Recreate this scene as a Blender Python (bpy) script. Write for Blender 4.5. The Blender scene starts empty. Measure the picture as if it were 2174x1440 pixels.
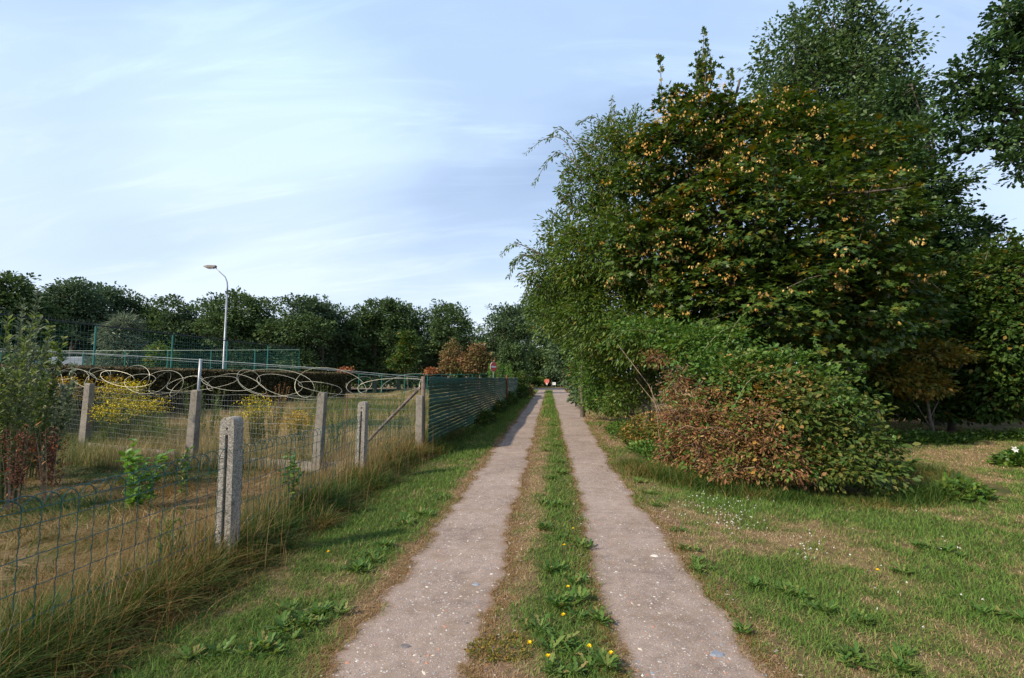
import bpy, math, random
import numpy as np
from mathutils import Vector
R = math.radians
C = bpy.context.scene.collection
S = bpy.context.scene
rng = np.random.default_rng(7)
random.seed(7)

# ------------------------------------------------------------------ camera
H = 1.6; F = 1013.0; PITCH = R(4.7); YAW = math.atan(78/1013.0)
cd = bpy.data.cameras.new('camera'); cam = bpy.data.objects.new('camera', cd); C.objects.link(cam)
cam.location = (0, 0, H)
cam.rotation_euler = (math.pi/2 + PITCH, 0, YAW)
cd.sensor_width = 36.0; cd.lens = 36.0*F/2174.0
cd.clip_start = 0.05; cd.clip_end = 3000
S.camera = cam

# ------------------------------------------------------------------ light
SUN_EL = R(38); SD = Vector((-0.80, -0.60, 0)).normalized()
w = bpy.data.worlds.new('World'); S.world = w; w.use_nodes = True
nt = w.node_tree; nt.nodes.clear()
def N(t, typ, **kw):
    n = t.nodes.new(typ)
    for k, v in kw.items(): setattr(n, k, v)
    return n
out = N(nt, 'ShaderNodeOutputWorld'); bg = N(nt, 'ShaderNodeBackground')
sky = N(nt, 'ShaderNodeTexSky'); sky.sky_type = 'NISHITA'; sky.sun_disc = False
sky.sun_elevation = SUN_EL; sky.sun_rotation = math.atan2(SD.x, SD.y)
sky.air_density = 1.0; sky.dust_density = 1.2; sky.ozone_density = 1.6
bg.inputs['Strength'].default_value = 0.135
# thin cirrus, laid out on a plane far overhead
tc = N(nt, 'ShaderNodeTexCoord'); sp = N(nt, 'ShaderNodeSeparateXYZ')
nt.links.new(tc.outputs['Generated'], sp.inputs[0])
def M(t, op, a, b=None, c=None):
    n = N(t, 'ShaderNodeMath', operation=op)
    for i, v in enumerate((a, b, c)):
        if v is None: continue
        if isinstance(v, (int, float)): n.inputs[i].default_value = v
        else: t.links.new(v, n.inputs[i])
    return n.outputs[0]
zz = M(nt, 'ADD', M(nt, 'MAXIMUM', sp.outputs[2], 0.0), 0.34)
cx = M(nt, 'DIVIDE', sp.outputs[0], zz); cy = M(nt, 'DIVIDE', sp.outputs[1], zz)
cmb = N(nt, 'ShaderNodeCombineXYZ'); nt.links.new(cx, cmb.inputs[0]); nt.links.new(cy, cmb.inputs[1])
def mapping(t, vec, sc, rot=0, loc=(0, 0, 0)):
    m = N(t, 'ShaderNodeMapping'); t.links.new(vec, m.inputs['Vector'])
    m.inputs['Scale'].default_value = sc; m.inputs['Rotation'].default_value = (0, 0, rot); m.inputs['Location'].default_value = loc
    return m.outputs[0]
def noise(t, vec, sc, det=4, rough=.55, dist=0):
    n = N(t, 'ShaderNodeTexNoise'); n.inputs['Scale'].default_value = sc; n.inputs['Detail'].default_value = det
    n.inputs['Roughness'].default_value = rough; n.inputs['Distortion'].default_value = dist
    if vec is not None: t.links.new(vec, n.inputs['Vector'])
    return n.outputs['Fac']
def ramp(t, fac, stops, interp='LINEAR'):
    n = N(t, 'ShaderNodeValToRGB'); n.color_ramp.interpolation = interp
    while len(n.color_ramp.elements) < len(stops): n.color_ramp.elements.new(0.5)
    for e, (p, c) in zip(n.color_ramp.elements, stops):
        e.position = p; e.color = (*c, 1) if len(c) == 3 else c
    t.links.new(fac, n.inputs[0]); return n.outputs[0]
n1 = noise(nt, mapping(nt, cmb.outputs[0], (0.45, 0.9, 1), R(-40), (2.3, 1.0, 0)), 1.3, 5, .5, .6)
n2 = noise(nt, mapping(nt, cmb.outputs[0], (0.6, 3.2, 1), R(-28), (0.4, 5.0, 0)), 2.2, 6, .6, 1.0)
m1 = ramp(nt, n1, [(0.34, (0, 0, 0)), (0.66, (1, 1, 1))], 'EASE')
m2 = ramp(nt, n2, [(0.45, (0, 0, 0)), (0.75, (1, 1, 1))], 'EASE')
hz = ramp(nt, sp.outputs[2], [(0.0, (1, 1, 1)), (0.18, (.55, .55, .55)), (0.5, (0, 0, 0))])
cl = M(nt, 'ADD', M(nt, 'MULTIPLY', m1, 0.40), M(nt, 'MULTIPLY', m2, 0.22))
cl = M(nt, 'ADD', cl, M(nt, 'MULTIPLY', hz, 0.55))
gv = N(nt, 'ShaderNodeVectorMath', operation='DOT_PRODUCT'); nt.links.new(tc.outputs['Generated'], gv.inputs[0]); gv.inputs[1].default_value = (-0.464, 0.817, 0.325)   # a brighter bank of thin cloud
bank = ramp(nt, M(nt, 'ADD', gv.outputs['Value'], M(nt, 'MULTIPLY', M(nt, 'SUBTRACT', n1, .5), .10)), [(0.945, (0, 0, 0)), (1.01, (1, 1, 1))], 'EASE')
cl = M(nt, 'MINIMUM', M(nt, 'ADD', M(nt, 'ADD', cl, 0.26), M(nt, 'MULTIPLY', bank, .30)), 0.97)
mx = N(nt, 'ShaderNodeMix', data_type='RGBA'); cs = N(nt, 'ShaderNodeVectorMath', operation='SCALE'); cs.inputs['Scale'].default_value = 9.2
nt.links.new(cl, mx.inputs[0]); nt.links.new(sky.outputs[0], mx.inputs[6]); nt.links.new(ramp(nt, sp.outputs[2], [(0.02, (4.55/8, 4.95/8, 5.6/8)), (0.22, (4.1/8, 4.85/8, 6.0/8)), (0.6, (3.5/8, 4.7/8, 6.6/8))]), cs.inputs[0]); nt.links.new(cs.outputs[0], mx.inputs[7])
nt.links.new(mx.outputs[2], bg.inputs['Color']); nt.links.new(bg.outputs[0], out.inputs[0])
sl = bpy.data.lights.new('sun', 'SUN'); sl.energy = 5.0; sl.angle = R(1.2); sl.color = (1.0, 0.88, 0.69)
so = bpy.data.objects.new('sun', sl); C.objects.link(so)
sdir = Vector((SD.x*math.cos(SUN_EL), SD.y*math.cos(SUN_EL), math.sin(SUN_EL)))
so.rotation_euler = sdir.to_track_quat('Z', 'Y').to_euler(); so.location = (-30, -20, 40)
S.view_settings.view_transform = 'Standard'; S.view_settings.look = 'None'
S.view_settings.exposure = 0.42; S.view_settings.gamma = 1.0
S.cycles.max_bounces = 6; S.cycles.transparent_max_bounces = 8

# ------------------------------------------------------------------ helpers
def at(px, Y):                       # x of the point on the vertical plane Y seen in photo column px
    return Y*math.tan(math.atan((px-1087)/F) - YAW)
def hz_(py, x, Y):                   # height of a point at x, Y seen in photo row py
    Yc = -x*math.sin(YAW) + Y*math.cos(YAW); Yc = Y*math.cos(YAW) - x*math.sin(YAW)
    v = (720-py)/F
    return H + Yc*(math.sin(PITCH)+v*math.cos(PITCH))/(math.cos(PITCH)-v*math.sin(PITCH))
def P3(px, py, Y):
    # rays: exact solve of the point seen at px,py whose road distance is Y
    u = (px-1087)/F; v = (720-py)/F
    f = math.cos(PITCH)-v*math.sin(PITCH); up = math.sin(PITCH)+v*math.cos(PITCH)
    dx = u*math.cos(YAW)-f*math.sin(YAW); dy = u*math.sin(YAW)+f*math.cos(YAW)
    t = Y/dy
    return np.array((dx*t, Y, H+up*t)), t/F          # point, metres per pixel
def _hash(ix, iy, seed):
    h = (ix.astype(np.int64)*374761393 + iy.astype(np.int64)*668265263 + seed*1442695041) & 0xffffffff
    h = ((h ^ (h >> 13))*1274126177) & 0xffffffff
    return ((h ^ (h >> 16)) & 0xffff)/65535.0
def vn(x, y, sc, seed=0, octv=3):
    x = np.asarray(x, float)*sc; y = np.asarray(y, float)*sc; r = 0; a = 1; tot = 0
    for o in range(octv):
        fx = np.floor(x); fy = np.floor(y); tx = x-fx; ty = y-fy
        tx = tx*tx*(3-2*tx); ty = ty*ty*(3-2*ty); s = seed+o*17
        v = (_hash(fx, fy, s)*(1-tx)+_hash(fx+1, fy, s)*tx)*(1-ty)+(_hash(fx, fy+1, s)*(1-tx)+_hash(fx+1, fy+1, s)*tx)*ty
        r = r+v*a; tot += a; a *= .5; x = x*2.03+5.1; y = y*2.03+3.7
    return r/tot
def sm(a, b, x):
    t = np.clip((np.asarray(x, float)-a)/(b-a), 0, 1); return t*t*(3-2*t)
def gz(x, y):
    x = np.asarray(x, float); y = np.asarray(y, float)
    z = -0.30*sm(2.95, 4.3, -x)
    z = z + 0.022*sm(.42, .15, np.abs(x))*sm(60, 50, y)
    off = sm(1.5, 2.0, np.abs(x))
    z = z + off*(vn(x, y, 0.9, 3)-.5)*0.07 + off*(vn(x, y, 4., 5, 2)-.5)*0.02
    z = z - 0.10*sm(1.6, 2.6, x)*sm(30, 20, y)*0.4
    return z
def gzf(x, y): return float(gz(np.array([x]), np.array([y]))[0])

MATS = {}
def new_mat(name):
    m = bpy.data.materials.new(name); m.use_nodes = True
    t = m.node_tree; t.nodes.clear(); o = N(t, 'ShaderNodeOutputMaterial'); MATS[name] = m
    return m, t, o
def solid(name, c1, c2, rough=.8, sc=8., bump=.2, metal=0, bsc=None, det=5):
    m, t, o = new_mat(name); p = N(t, 'ShaderNodeBsdfPrincipled'); tc = N(t, 'ShaderNodeTexCoord')
    n = noise(t, tc.outputs['Object'], sc, det, .6)
    t.links.new(ramp(t, n, [(0.35, c1), (0.65, c2)]), p.inputs['Base Color'])
    p.inputs['Roughness'].default_value = rough; p.inputs['Metallic'].default_value = metal
    if bump:
        b = N(t, 'ShaderNodeBump'); b.inputs['Strength'].default_value = bump; b.inputs['Distance'].default_value = .01
        t.links.new(noise(t, tc.outputs['Object'], bsc or sc*4, 4), b.inputs['Height']); t.links.new(b.outputs[0], p.inputs['Normal'])
    t.links.new(p.outputs[0], o.inputs[0]); return m
def leaf(name, stops, transl=.3, rough=.45, spec=.35, clump=.5, csc=.7, tcol=None):
    """leaf material: colour from the per-leaf attribute rnd, shifted by a slow noise from branch to branch"""
    m, t, o = new_mat(name); p = N(t, 'ShaderNodeBsdfPrincipled'); a = N(t, 'ShaderNodeAttribute', attribute_name='rnd')
    g = N(t, 'ShaderNodeNewGeometry')
    n = noise(t, g.outputs['Position'], csc, 3, .6)
    f = M(t, 'ADD', a.outputs['Fac'], M(t, 'MULTIPLY', M(t, 'SUBTRACT', n, .5), clump))
    col = ramp(t, f, stops)
    t.links.new(col, p.inputs['Base Color']); p.inputs['Roughness'].default_value = rough
    p.inputs['Specular IOR Level'].default_value = spec*.55
    tr = N(t, 'ShaderNodeBsdfTranslucent')
    hs = N(t, 'ShaderNodeHueSaturation'); hs.inputs['Value'].default_value = 1.5; hs.inputs['Saturation'].default_value = 1.15; hs.inputs['Hue'].default_value = .485
    t.links.new(col, hs.inputs['Color']); t.links.new(hs.outputs[0], tr.inputs['Color'])
    ms = N(t, 'ShaderNodeMixShader'); ms.inputs[0].default_value = transl
    t.links.new(p.outputs[0], ms.inputs[1]); t.links.new(tr.outputs[0], ms.inputs[2]); t.links.new(ms.outputs[0], o.inputs[0])
    return m

def tag(o, label=None, cat=None, group=None, kind=None):
    if label: o['label'] = label
    if cat: o['category'] = cat
    if group: o['group'] = group
    if kind: o['kind'] = kind
    return o
def empty(name, loc, label=None, cat=None, group=None):
    o = bpy.data.objects.new(name, None); C.objects.link(o); o.location = loc; o.empty_display_size = .2
    return tag(o, label, cat, group)
def link(name, me, mat, parent=None, world=True):
    o = bpy.data.objects.new(name, me); C.objects.link(o)
    if mat is not None: me.materials.append(mat)
    if parent is not None:
        o.parent = parent
        if world: o.location = -parent.location        # parents are only moved, never turned: keep world coordinates
    return o
def np_mesh(name, V, Fl, mat=None, parent=None, rnd=None, smooth=False, matidx=None, world=True):
    """V (n,3); Fl list of (m,k) integer arrays; rnd per face"""
    me = bpy.data.meshes.new(name); V = np.asarray(V, np.float32)
    Fl = [np.asarray(f, np.int32) for f in Fl if len(f)]
    nl = sum(f.size for f in Fl); nf = sum(len(f) for f in Fl)
    me.vertices.add(len(V)); me.loops.add(nl); me.polygons.add(nf)
    me.vertices.foreach_set('co', V.ravel())
    me.loops.foreach_set('vertex_index', np.concatenate([f.ravel() for f in Fl]))
    tot = np.concatenate([np.full(len(f), f.shape[1], np.int32) for f in Fl])
    st = np.concatenate([[0], np.cumsum(tot)[:-1]]).astype(np.int32)
    me.polygons.foreach_set('loop_start', st)
    if rnd is not None:
        a = me.attributes.new('rnd', 'FLOAT', 'FACE'); a.data.foreach_set('value', np.asarray(rnd, np.float32))
    me.update(calc_edges=True)
    if smooth: me.polygons.foreach_set('use_smooth', np.ones(nf, bool))
    return link(name, me, mat, parent, world)

class MB:
    def __init__(s): s.v = []; s.f = []
    def box(s, x0, x1, y0, y1, z0, z1):
        b = len(s.v); s.v += [(x, y, z) for z in (z0, z1) for x, y in ((x0, y0), (x1, y0), (x1, y1), (x0, y1))]
        s.f += [tuple(b+i for i in q) for q in ((3, 2, 1, 0), (4, 5, 6, 7), (0, 1, 5, 4), (1, 2, 6, 5), (2, 3, 7, 6), (3, 0, 4, 7))]
    def tube(s, pts, rad, n=6, cap=True):
        pts = [Vector(p) for p in pts]; b = len(s.v); k = len(pts)
        if isinstance(rad, (int, float)): rad = [rad]*k
        prev = None
        for i, p in enumerate(pts):
            d = (pts[min(i+1, k-1)]-pts[max(i-1, 0)])
            if d.length < 1e-9: d = Vector((0, 0, 1))
            d.normalize()
            a = prev if prev is not None else (Vector((1, 0, 0)) if abs(d.x) < .8 else Vector((0, 1, 0)))
            u = (a-d*a.dot(d)).normalized(); prev = u; v = d.cross(u)
            for j in range(n):
                t = 2*math.pi*j/n; q = p+(u*math.cos(t)+v*math.sin(t))*rad[i]; s.v.append(tuple(q))
        for i in range(k-1):
            for j in range(n):
                s.f.append((b+i*n+j, b+i*n+(j+1) % n, b+(i+1)*n+(j+1) % n, b+(i+1)*n+j))
        if cap:
            s.f.append(tuple(b+j for j in range(n))[::-1]); s.f.append(tuple(b+(k-1)*n+j for j in range(n)))
    def prism(s, prof, axis, a, bb):        # prof: 2D outline; axis 'y': (x,z) swept along y
        b = len(s.v); n = len(prof)
        for t in (a, bb):
            for p, q in prof: s.v.append((p, t, q) if axis == 'y' else (t, p, q) if axis == 'x' else (p, q, t))
        s.f.append(tuple(b+i for i in range(n))); s.f.append(tuple(b+n+i for i in range(n))[::-1])
        for i in range(n): s.f.append((b+i, b+n+i, b+n+(i+1) % n, b+(i+1) % n))
    def build(s, name, mat, parent=None, smooth=False, world=True, bevel=0):
        me = bpy.data.meshes.new(name); me.from_pydata(s.v, [], s.f); me.update()
        import bmesh
        bm = bmesh.new(); bm.from_mesh(me); bmesh.ops.recalc_face_normals(bm, faces=bm.faces)
        if bevel: bmesh.ops.bevel(bm, geom=list(bm.edges), offset=bevel, segments=2, affect='EDGES', profile=.6)
        bm.to_mesh(me); bm.free()
        if smooth:
            for p in me.polygons: p.use_smooth = True
        return link(name, me, mat, parent, world)

# ---- leaves
def T(vs, fs): return np.array(vs, float), fs
LEAF = {
 'oval': T([(0, 0, 0), (-.27, .38, .06), (-.2, .72, .05), (0, 1, -.04), (.2, .72, .05), (.27, .38, .06)], [(0, 1, 2, 3), (0, 3, 4, 5)]),
 'lance': T([(0, 0, 0), (-.11, .45, .03), (0, 1, -.05), (.11, .45, .03)], [(0, 1, 2), (0, 2, 3)]),
 'lance2': T([(0, 0, 0), (-.16, .4, .03), (-.11, .75, 0), (0, 1, -.06), (.11, .75, 0), (.16, .4, .03)], [(0, 1, 2, 3), (0, 3, 4, 5)]),
 'rhomb': T([(0, 0, 0), (-.34, .5, .1), (0, 1, 0), (.34, .5, .1)], [(0, 1, 2), (0, 2, 3)]),
 'maple': T([(0, 0, 0), (-.5, .12, .05), (-.30, .34, .02), (-.52, .66, .08), (-.16, .62, 0), (0, 1, -.08), (.16, .62, 0), (.52, .66, .08), (.30, .34, .02), (.5, .12, .05), (0, .3, -.02)],
            [(0, 1, 2, 10), (2, 3, 4, 10), (4, 5, 6, 10), (6, 7, 8, 10), (8, 9, 0, 10)]),
 'oak': T([(0, 0, 0), (-.2, .25, .03), (-.12, .4, 0), (-.3, .62, .05), (-.1, .95, 0), (.12, .98, .02), (.3, .6, .04), (.13, .42, 0), (.2, .22, .03)], [(0, 1, 2, 7, 8), (2, 3, 4, 5, 6, 7)]),
 'jagged': T([(0, 0, 0), (-.05, .2, .0), (-.13, .22, .03), (-.06, .4, 0), (-.16, .48, .04), (-.07, .62, 0), (-.13, .8, .02), (0, 1, -.06), (.13, .8, .02), (.07, .62, 0), (.16, .48, .04), (.06, .4, 0), (.13, .22, .03), (.05, .2, 0)],
            [(0, 1, 3, 11, 13), (1, 2, 3), (3, 4, 5), (3, 5, 9, 11), (5, 6, 7, 8, 9), (9, 10, 11), (11, 12, 13)]),
 'toothed': T([(0, 0, 0), (-.1, .2, .0), (-.3, .25, .04), (-.12, .42, 0), (-.33, .55, .05), (-.14, .66, 0), (-.2, .85, .02), (0, 1, -.05), (.2, .85, .02), (.14, .66, 0), (.33, .55, .05), (.12, .42, 0), (.3, .25, .04), (.1, .2, 0)],
            [(0, 1, 3, 11, 13), (1, 2, 3), (3, 4, 5), (3, 5, 9, 11), (5, 6, 7, 8, 9), (9, 10, 11), (11, 12, 13)]),
}
def unit(v): return v/np.maximum(np.linalg.norm(v, axis=1, keepdims=True), 1e-9)
def leaves(name, P, D, Nn, size, kind, mat, parent=None, rnd=None, world=True):
    tv, tf = LEAF[kind]; n = len(P); D = unit(D); Sd = unit(np.cross(D, Nn)); Nn = np.cross(Sd, D)
    size = np.broadcast_to(np.asarray(size, float), (n,))
    V = P[:, None, :] + size[:, None, None]*(tv[None, :, 0:1]*Sd[:, None, :] + tv[None, :, 1:2]*D[:, None, :] + tv[None, :, 2:3]*Nn[:, None, :])
    k = len(tv); base = np.arange(n)[:, None]*k
    if rnd is None: rnd = rng.random(n)
    by = {}
    for f in tf: by.setdefault(len(f), []).append(f)
    Fl = []; rr = []
    for L, fs in by.items():
        for f in fs: Fl.append(base+np.array(f)[None, :]); rr.append(rnd)
    return np_mesh(name, V.reshape(-1, 3), Fl, mat, parent, np.concatenate(rr), world=world)
def rdir(n):
    v = rng.normal(size=(n, 3)); return unit(v)
def clump_leaves(cen, outd, per, rad, flat=.5, droop=.25, up=.9):
    """leaves gathered round clump centres: positions, directions, normals"""
    n = len(cen)*per; c = np.repeat(cen, per, 0); o = np.repeat(outd, per, 0); r = np.repeat(np.broadcast_to(rad, (len(cen),)), per)
    d = rdir(n)*(rng.random(n)**.5)[:, None]; d[:, 2] *= flat
    P = c+d*r[:, None]
    D = unit(d*1.0+o*.6+rdir(n)*.5); D[:, 2] -= droop
    Nn = rdir(n)*.75+np.array((0, 0, up))+o*.35
    return P, D, Nn
def grassmesh(name, x, y, z, h, lean, w, mat, rnd, seg=3, parent=None, az=None, headed=None):
    n = len(x); az = rng.random(n)*2*math.pi if az is None else az
    dx, dy = np.cos(az), np.sin(az); fa = az+math.pi/2+rng.normal(size=n)*.6; sx, sy = np.cos(fa), np.sin(fa)
    V = np.zeros((n, 2*seg+1, 3))
    for i in range(seg+1):
        t = i/seg; b = lean*t**1.8
        cz = z+h*t*(1-.45*np.minimum(lean/np.maximum(h, 1e-3), 1.6)*t*.6)
        px = x+dx*b; py = y+dy*b
        ww = w*(1-t)**.7*.5 if i < seg else 0
        if i < seg:
            V[:, 2*i] = np.stack([px-sx*ww, py-sy*ww, cz], 1); V[:, 2*i+1] = np.stack([px+sx*ww, py+sy*ww, cz], 1)
        else: V[:, 2*i] = np.stack([px, py, cz], 1)
    base = np.arange(n)[:, None]*(2*seg+1); Fl = []
    for i in range(seg-1): Fl.append(base+np.array([[2*i, 2*i+1, 2*i+3, 2*i+2]]))
    Fl.append(base+np.array([[2*seg-2, 2*seg-1, 2*seg]]))
    return np_mesh(name, V.reshape(-1, 3), Fl, mat, parent, np.tile(rnd, seg))

# ------------------------------------------------------------------ materials
G_ = (.040, .090, .018); 
m_grass = leaf('short_grass', [(0., (.070, .145, .026)), (.42, (.125, .200, .042)), (.58, (.20, .20, .065)), (.7, (.27, .19, .095)), (1., (.42, .31, .19))], .25, .6, .2, .15, 3)
m_long = leaf('long_grass', [(0., (.028, .070, .012)), (.35, (.065, .105, .020)), (.52, (.14, .120, .032)), (.72, (.20, .115, .045)), (.88, (.28, .18, .08)), (1., (.48, .36, .20))], .25, .55, .25, .2, 2)
m_field = leaf('field_grass', [(0., (.05, .10, .03)), (.25, (.12, .14, .05)), (.45, (.27, .22, .10)), (.8, (.40, .30, .16)), (1., (.52, .42, .26))], .25, .6, .2, .3, .6)
m_weed = leaf('weed_leaf', [(0., (.04, .095, .018)), (.55, (.08, .155, .028)), (.85, (.14, .19, .045)), (1., (.25, .19, .07))], .3, .45, .4, .2, 3)
m_syc = leaf('sycamore_leaf', [(0., (0.027, 0.058, 0.013)), (.5, (0.047, 0.090, 0.017)), (.85, (0.087, 0.121, 0.021)), (1., (0.186, 0.127, 0.019))], .22, .42, .4, .35, .5)
m_seed = leaf('sycamore_seed', [(0., (.34, .17, .04)), (.5, (.50, .31, .09)), (1., (.66, .52, .22))], .3, .6, .2, .2, 1)
m_wil = leaf('willow_leaf', [(0., (0.042, 0.087, 0.017)), (.5, (0.072, 0.125, 0.020)), (.9, (0.122, 0.169, 0.032)), (1., (0.221, 0.163, 0.046))], .3, .45, .4, .4, .6)
m_hazel = leaf('hazel_leaf', [(0., (0.024, 0.058, 0.013)), (.5, (0.045, 0.089, 0.017)), (.9, (0.084, 0.121, 0.024)), (1., (0.223, 0.138, 0.032))], .25, .5, .3, .4, .5)
m_birch = leaf('birch_leaf', [(0., (0.037, 0.078, 0.027)), (.6, (0.064, 0.112, 0.035)), (1., (0.099, 0.142, 0.041))], .25, .4, .45, .3, .4)
m_oak = leaf('oak_leaf', [(0., (0.026, 0.064, 0.025)), (.6, (0.049, 0.096, 0.030)), (1., (0.077, 0.127, 0.036))], .18, .4, .4, .35, .4)
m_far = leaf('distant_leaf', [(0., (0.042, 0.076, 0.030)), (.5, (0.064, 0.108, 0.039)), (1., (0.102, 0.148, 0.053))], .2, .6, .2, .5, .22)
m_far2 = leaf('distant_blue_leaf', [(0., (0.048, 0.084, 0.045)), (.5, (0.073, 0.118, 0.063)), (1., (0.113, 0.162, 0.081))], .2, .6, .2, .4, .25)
m_bram = leaf('bramble_leaf', [(0., (.045, .11, .022)), (.45, (.075, .150, .028)), (.75, (.14, .17, .035)), (.9, (.28, .18, .05)), (1., (.32, .10, .04))], .28, .42, .4, .5, 1.3)
m_bram2 = leaf('bramble_dull_leaf', [(0., (.045, .085, .018)), (.4, (.095, .125, .026)), (.68, (.17, .14, .035)), (.85, (.28, .15, .07)), (1., (.42, .24, .05))], .28, .5, .3, .5, 1.6)
m_dead = leaf('dead_leaf', [(0., (.09, .045, .025)), (.4, (.18, .090, .045)), (.7, (.27, .13, .06)), (.85, (.13, .13, .035)), (1., (.38, .25, .13))], .2, .7, .1, .4, 2)
m_ivy = leaf('ivy_leaf', [(0., (0.030, 0.075, 0.014)), (.6, (0.062, 0.132, 0.023)), (1., (0.138, 0.196, 0.036))], .25, .4, .4, .4, 1)
m_yelg = leaf('yellowing_leaf', [(0., (.06, .09, .02)), (.5, (.15, .14, .025)), (1., (.30, .17, .04))], .25, .5, .3, .5, .8)
m_sap = leaf('sapling_leaf', [(0., (.06, .10, .03)), (.5, (.10, .15, .04)), (.9, (.16, .20, .08)), (1., (.22, .24, .12))], .3, .5, .35, .3, 1)
m_rag = leaf('ragwort_flower', [(0., (.36, .28, .012)), (1., (.66, .54, .03))], .2, .6, .2, .1, 1)
m_rag2 = leaf('faded_ragwort_flower', [(0., (.30, .17, .02)), (1., (.48, .33, .04))], .2, .6, .2, .1, 1)
m_dand = leaf('dandelion_flower', [(0., (.75, .50, .01)), (1., (.90, .68, .02))], .2, .6, .2, .1, 1)
m_white = leaf('white_petal', [(0., (.60, .60, .56)), (1., (.80, .80, .78))], .2, .6, .2, .1, 1)
m_rust = leaf('rusty_leaf', [(0., (.16, .06, .035)), (.5, (.30, .13, .06)), (1., (.42, .22, .10))], .2, .7, .1, .3, 1)
m_dryshrub = leaf('drying_leaf', [(0., (.06, .08, .025)), (.4, (.13, .12, .045)), (.7, (.24, .15, .075)), (1., (.34, .18, .10))], .25, .6, .2, .9, .45)
m_dock = leaf('dock_seed', [(0., (.06, .028, .020)), (.6, (.11, .050, .034)), (1., (.18, .09, .055))], .1, .8, .1, .2, 2)
m_grey = leaf('grey_green_leaf', [(0., (.07, .10, .06)), (.6, (.12, .155, .10)), (1., (.17, .20, .13))], .25, .5, .3, .4, .5)
m_fresh = leaf('fresh_leaf', [(0., (.07, .16, .03)), (.6, (.11, .22, .04)), (1., (.16, .27, .06))], .35, .4, .4, .2, 1)
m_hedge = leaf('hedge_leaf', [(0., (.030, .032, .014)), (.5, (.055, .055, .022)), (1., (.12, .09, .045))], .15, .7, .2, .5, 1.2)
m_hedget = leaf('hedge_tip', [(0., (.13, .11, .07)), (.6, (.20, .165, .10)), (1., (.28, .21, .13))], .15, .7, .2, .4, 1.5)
m_bark = solid('bark', (.055, .042, .032), (.12, .10, .08), .9, 6, .6)
m_bark2 = solid('pale_bark', (.12, .10, .085), (.22, .19, .16), .9, 8, .5)
m_twig = solid('dry_stem', (.16, .10, .07), (.30, .21, .15), .85, 20, 0)
m_stem = solid('green_stem', (.07, .09, .03), (.14, .14, .05), .7, 20, 0)
m_wire = solid('green_wire', (.004, .055, .055), (.010, .095, .088), .38, 30, 0)
m_galv = solid('galvanised_wire', (.36, .36, .29), (.54, .52, .40), .5, 12, 0, .3)
m_gmesh = solid('dull_wire', (.16, .18, .18), (.30, .32, .31), .5, 14, 0, .3)
m_blue = solid('razor_top_wire', (.18, .22, .23), (.30, .34, .34), .5, 12, 0, .3)
m_wood = solid('weathered_stake', (.075, .055, .045), (.17, .13, .11), .9, 14, .5)
m_rustst = solid('rusty_stake', (.12, .045, .022), (.24, .09, .045), .9, 14, .4)
m_slat = solid('green_screen_strip', (.014, .050, .036), (.028, .085, .060), .55, 5, .15)
m_pgreen = solid('green_paint', (.008, .11, .095), (.015, .15, .125), .4, 5, 0)
m_net = solid('dark_netting', (.010, .018, .018), (.02, .03, .03), .8, 5, 0)
m_paintg = solid('grey_paint', (.22, .24, .27), (.30, .32, .35), .4, 4, 0, .2)
m_dgrey = solid('dark_housing', (.07, .055, .05), (.12, .09, .08), .6, 4, 0)
m_red = solid('red_sheet', (.50, .035, .025), (.60, .06, .04), .45, 3, 0)
m_redf = solid('faded_red_sheet', (.55, .13, .09), (.65, .20, .14), .5, 5, 0)
m_wht = solid('white_sheet', (.72, .73, .74), (.82, .82, .82), .5, 3, 0)
m_silver = solid('silver_body', (.16, .19, .23), (.22, .25, .29), .35, 1, 0, .3)
m_navy = solid('navy_body', (.012, .03, .09), (.02, .045, .12), .3, 1, 0)
m_glass = solid('dark_glass', (.02, .025, .03), (.03, .04, .05), .1, 1, 0)
m_tyre = solid('rubber', (.02, .02, .02), (.03, .03, .03), .85, 8, 0)

def concrete(name, base, dark, agg, moss):
    m, t, o = new_mat(name); p = N(t, 'ShaderNodeBsdfPrincipled'); tc = N(t, 'ShaderNodeTexCoord'); v = tc.outputs['Object']
    vo = N(t, 'ShaderNodeTexVoronoi'); vo.inputs['Scale'].default_value = 150; t.links.new(v, vo.inputs['Vector'])
    c = ramp(t, noise(t, v, 7, 5, .65), [(.3, dark), (.62, base)])
    sp_ = N(t, 'ShaderNodeSeparateColor'); t.links.new(vo.outputs['Color'], sp_.inputs[0])
    pc = ramp(t, sp_.outputs[0], [(0., tuple(q*.22 for q in base)), (.35, tuple(q*.7 for q in base)), (.7, base), (1., tuple(min(q*1.9, .82) for q in base))])
    mx = N(t, 'ShaderNodeMix', data_type='RGBA'); mx.inputs[0].default_value = agg
    t.links.new(c, mx.inputs[6]); t.links.new(pc, mx.inputs[7])
    mm = N(t, 'ShaderNodeMix', data_type='RGBA'); t.links.new(M(t, 'MULTIPLY', ramp(t, noise(t, v, 11, 5, .7), [(.56, (0, 0, 0)), (.70, (1, 1, 1))]), moss), mm.inputs[0])
    t.links.new(mx.outputs[2], mm.inputs[6]); mm.inputs[7].default_value = (.075, .065, .035, 1)
    t.links.new(mm.outputs[2], p.inputs['Base Color']); p.inputs['Roughness'].default_value = .92
    b = N(t, 'ShaderNodeBump'); b.inputs['Strength'].default_value = .8; b.inputs['Distance'].default_value = .006
    t.links.new(M(t, 'ADD', M(t, 'MULTIPLY', vo.outputs['Distance'], 1.0), noise(t, v, 60, 4)), b.inputs['Height'])
    t.links.new(b.outputs[0], p.inputs['Normal']); t.links.new(p.outputs[0], o.inputs[0]); return m
m_conc = concrete('exposed_aggregate', (.30, .275, .235), (.15, .135, .11), .80, .9)
m_conc2 = concrete('plain_concrete', (.26, .235, .20), (.12, .105, .085), .25, .85)

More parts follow.
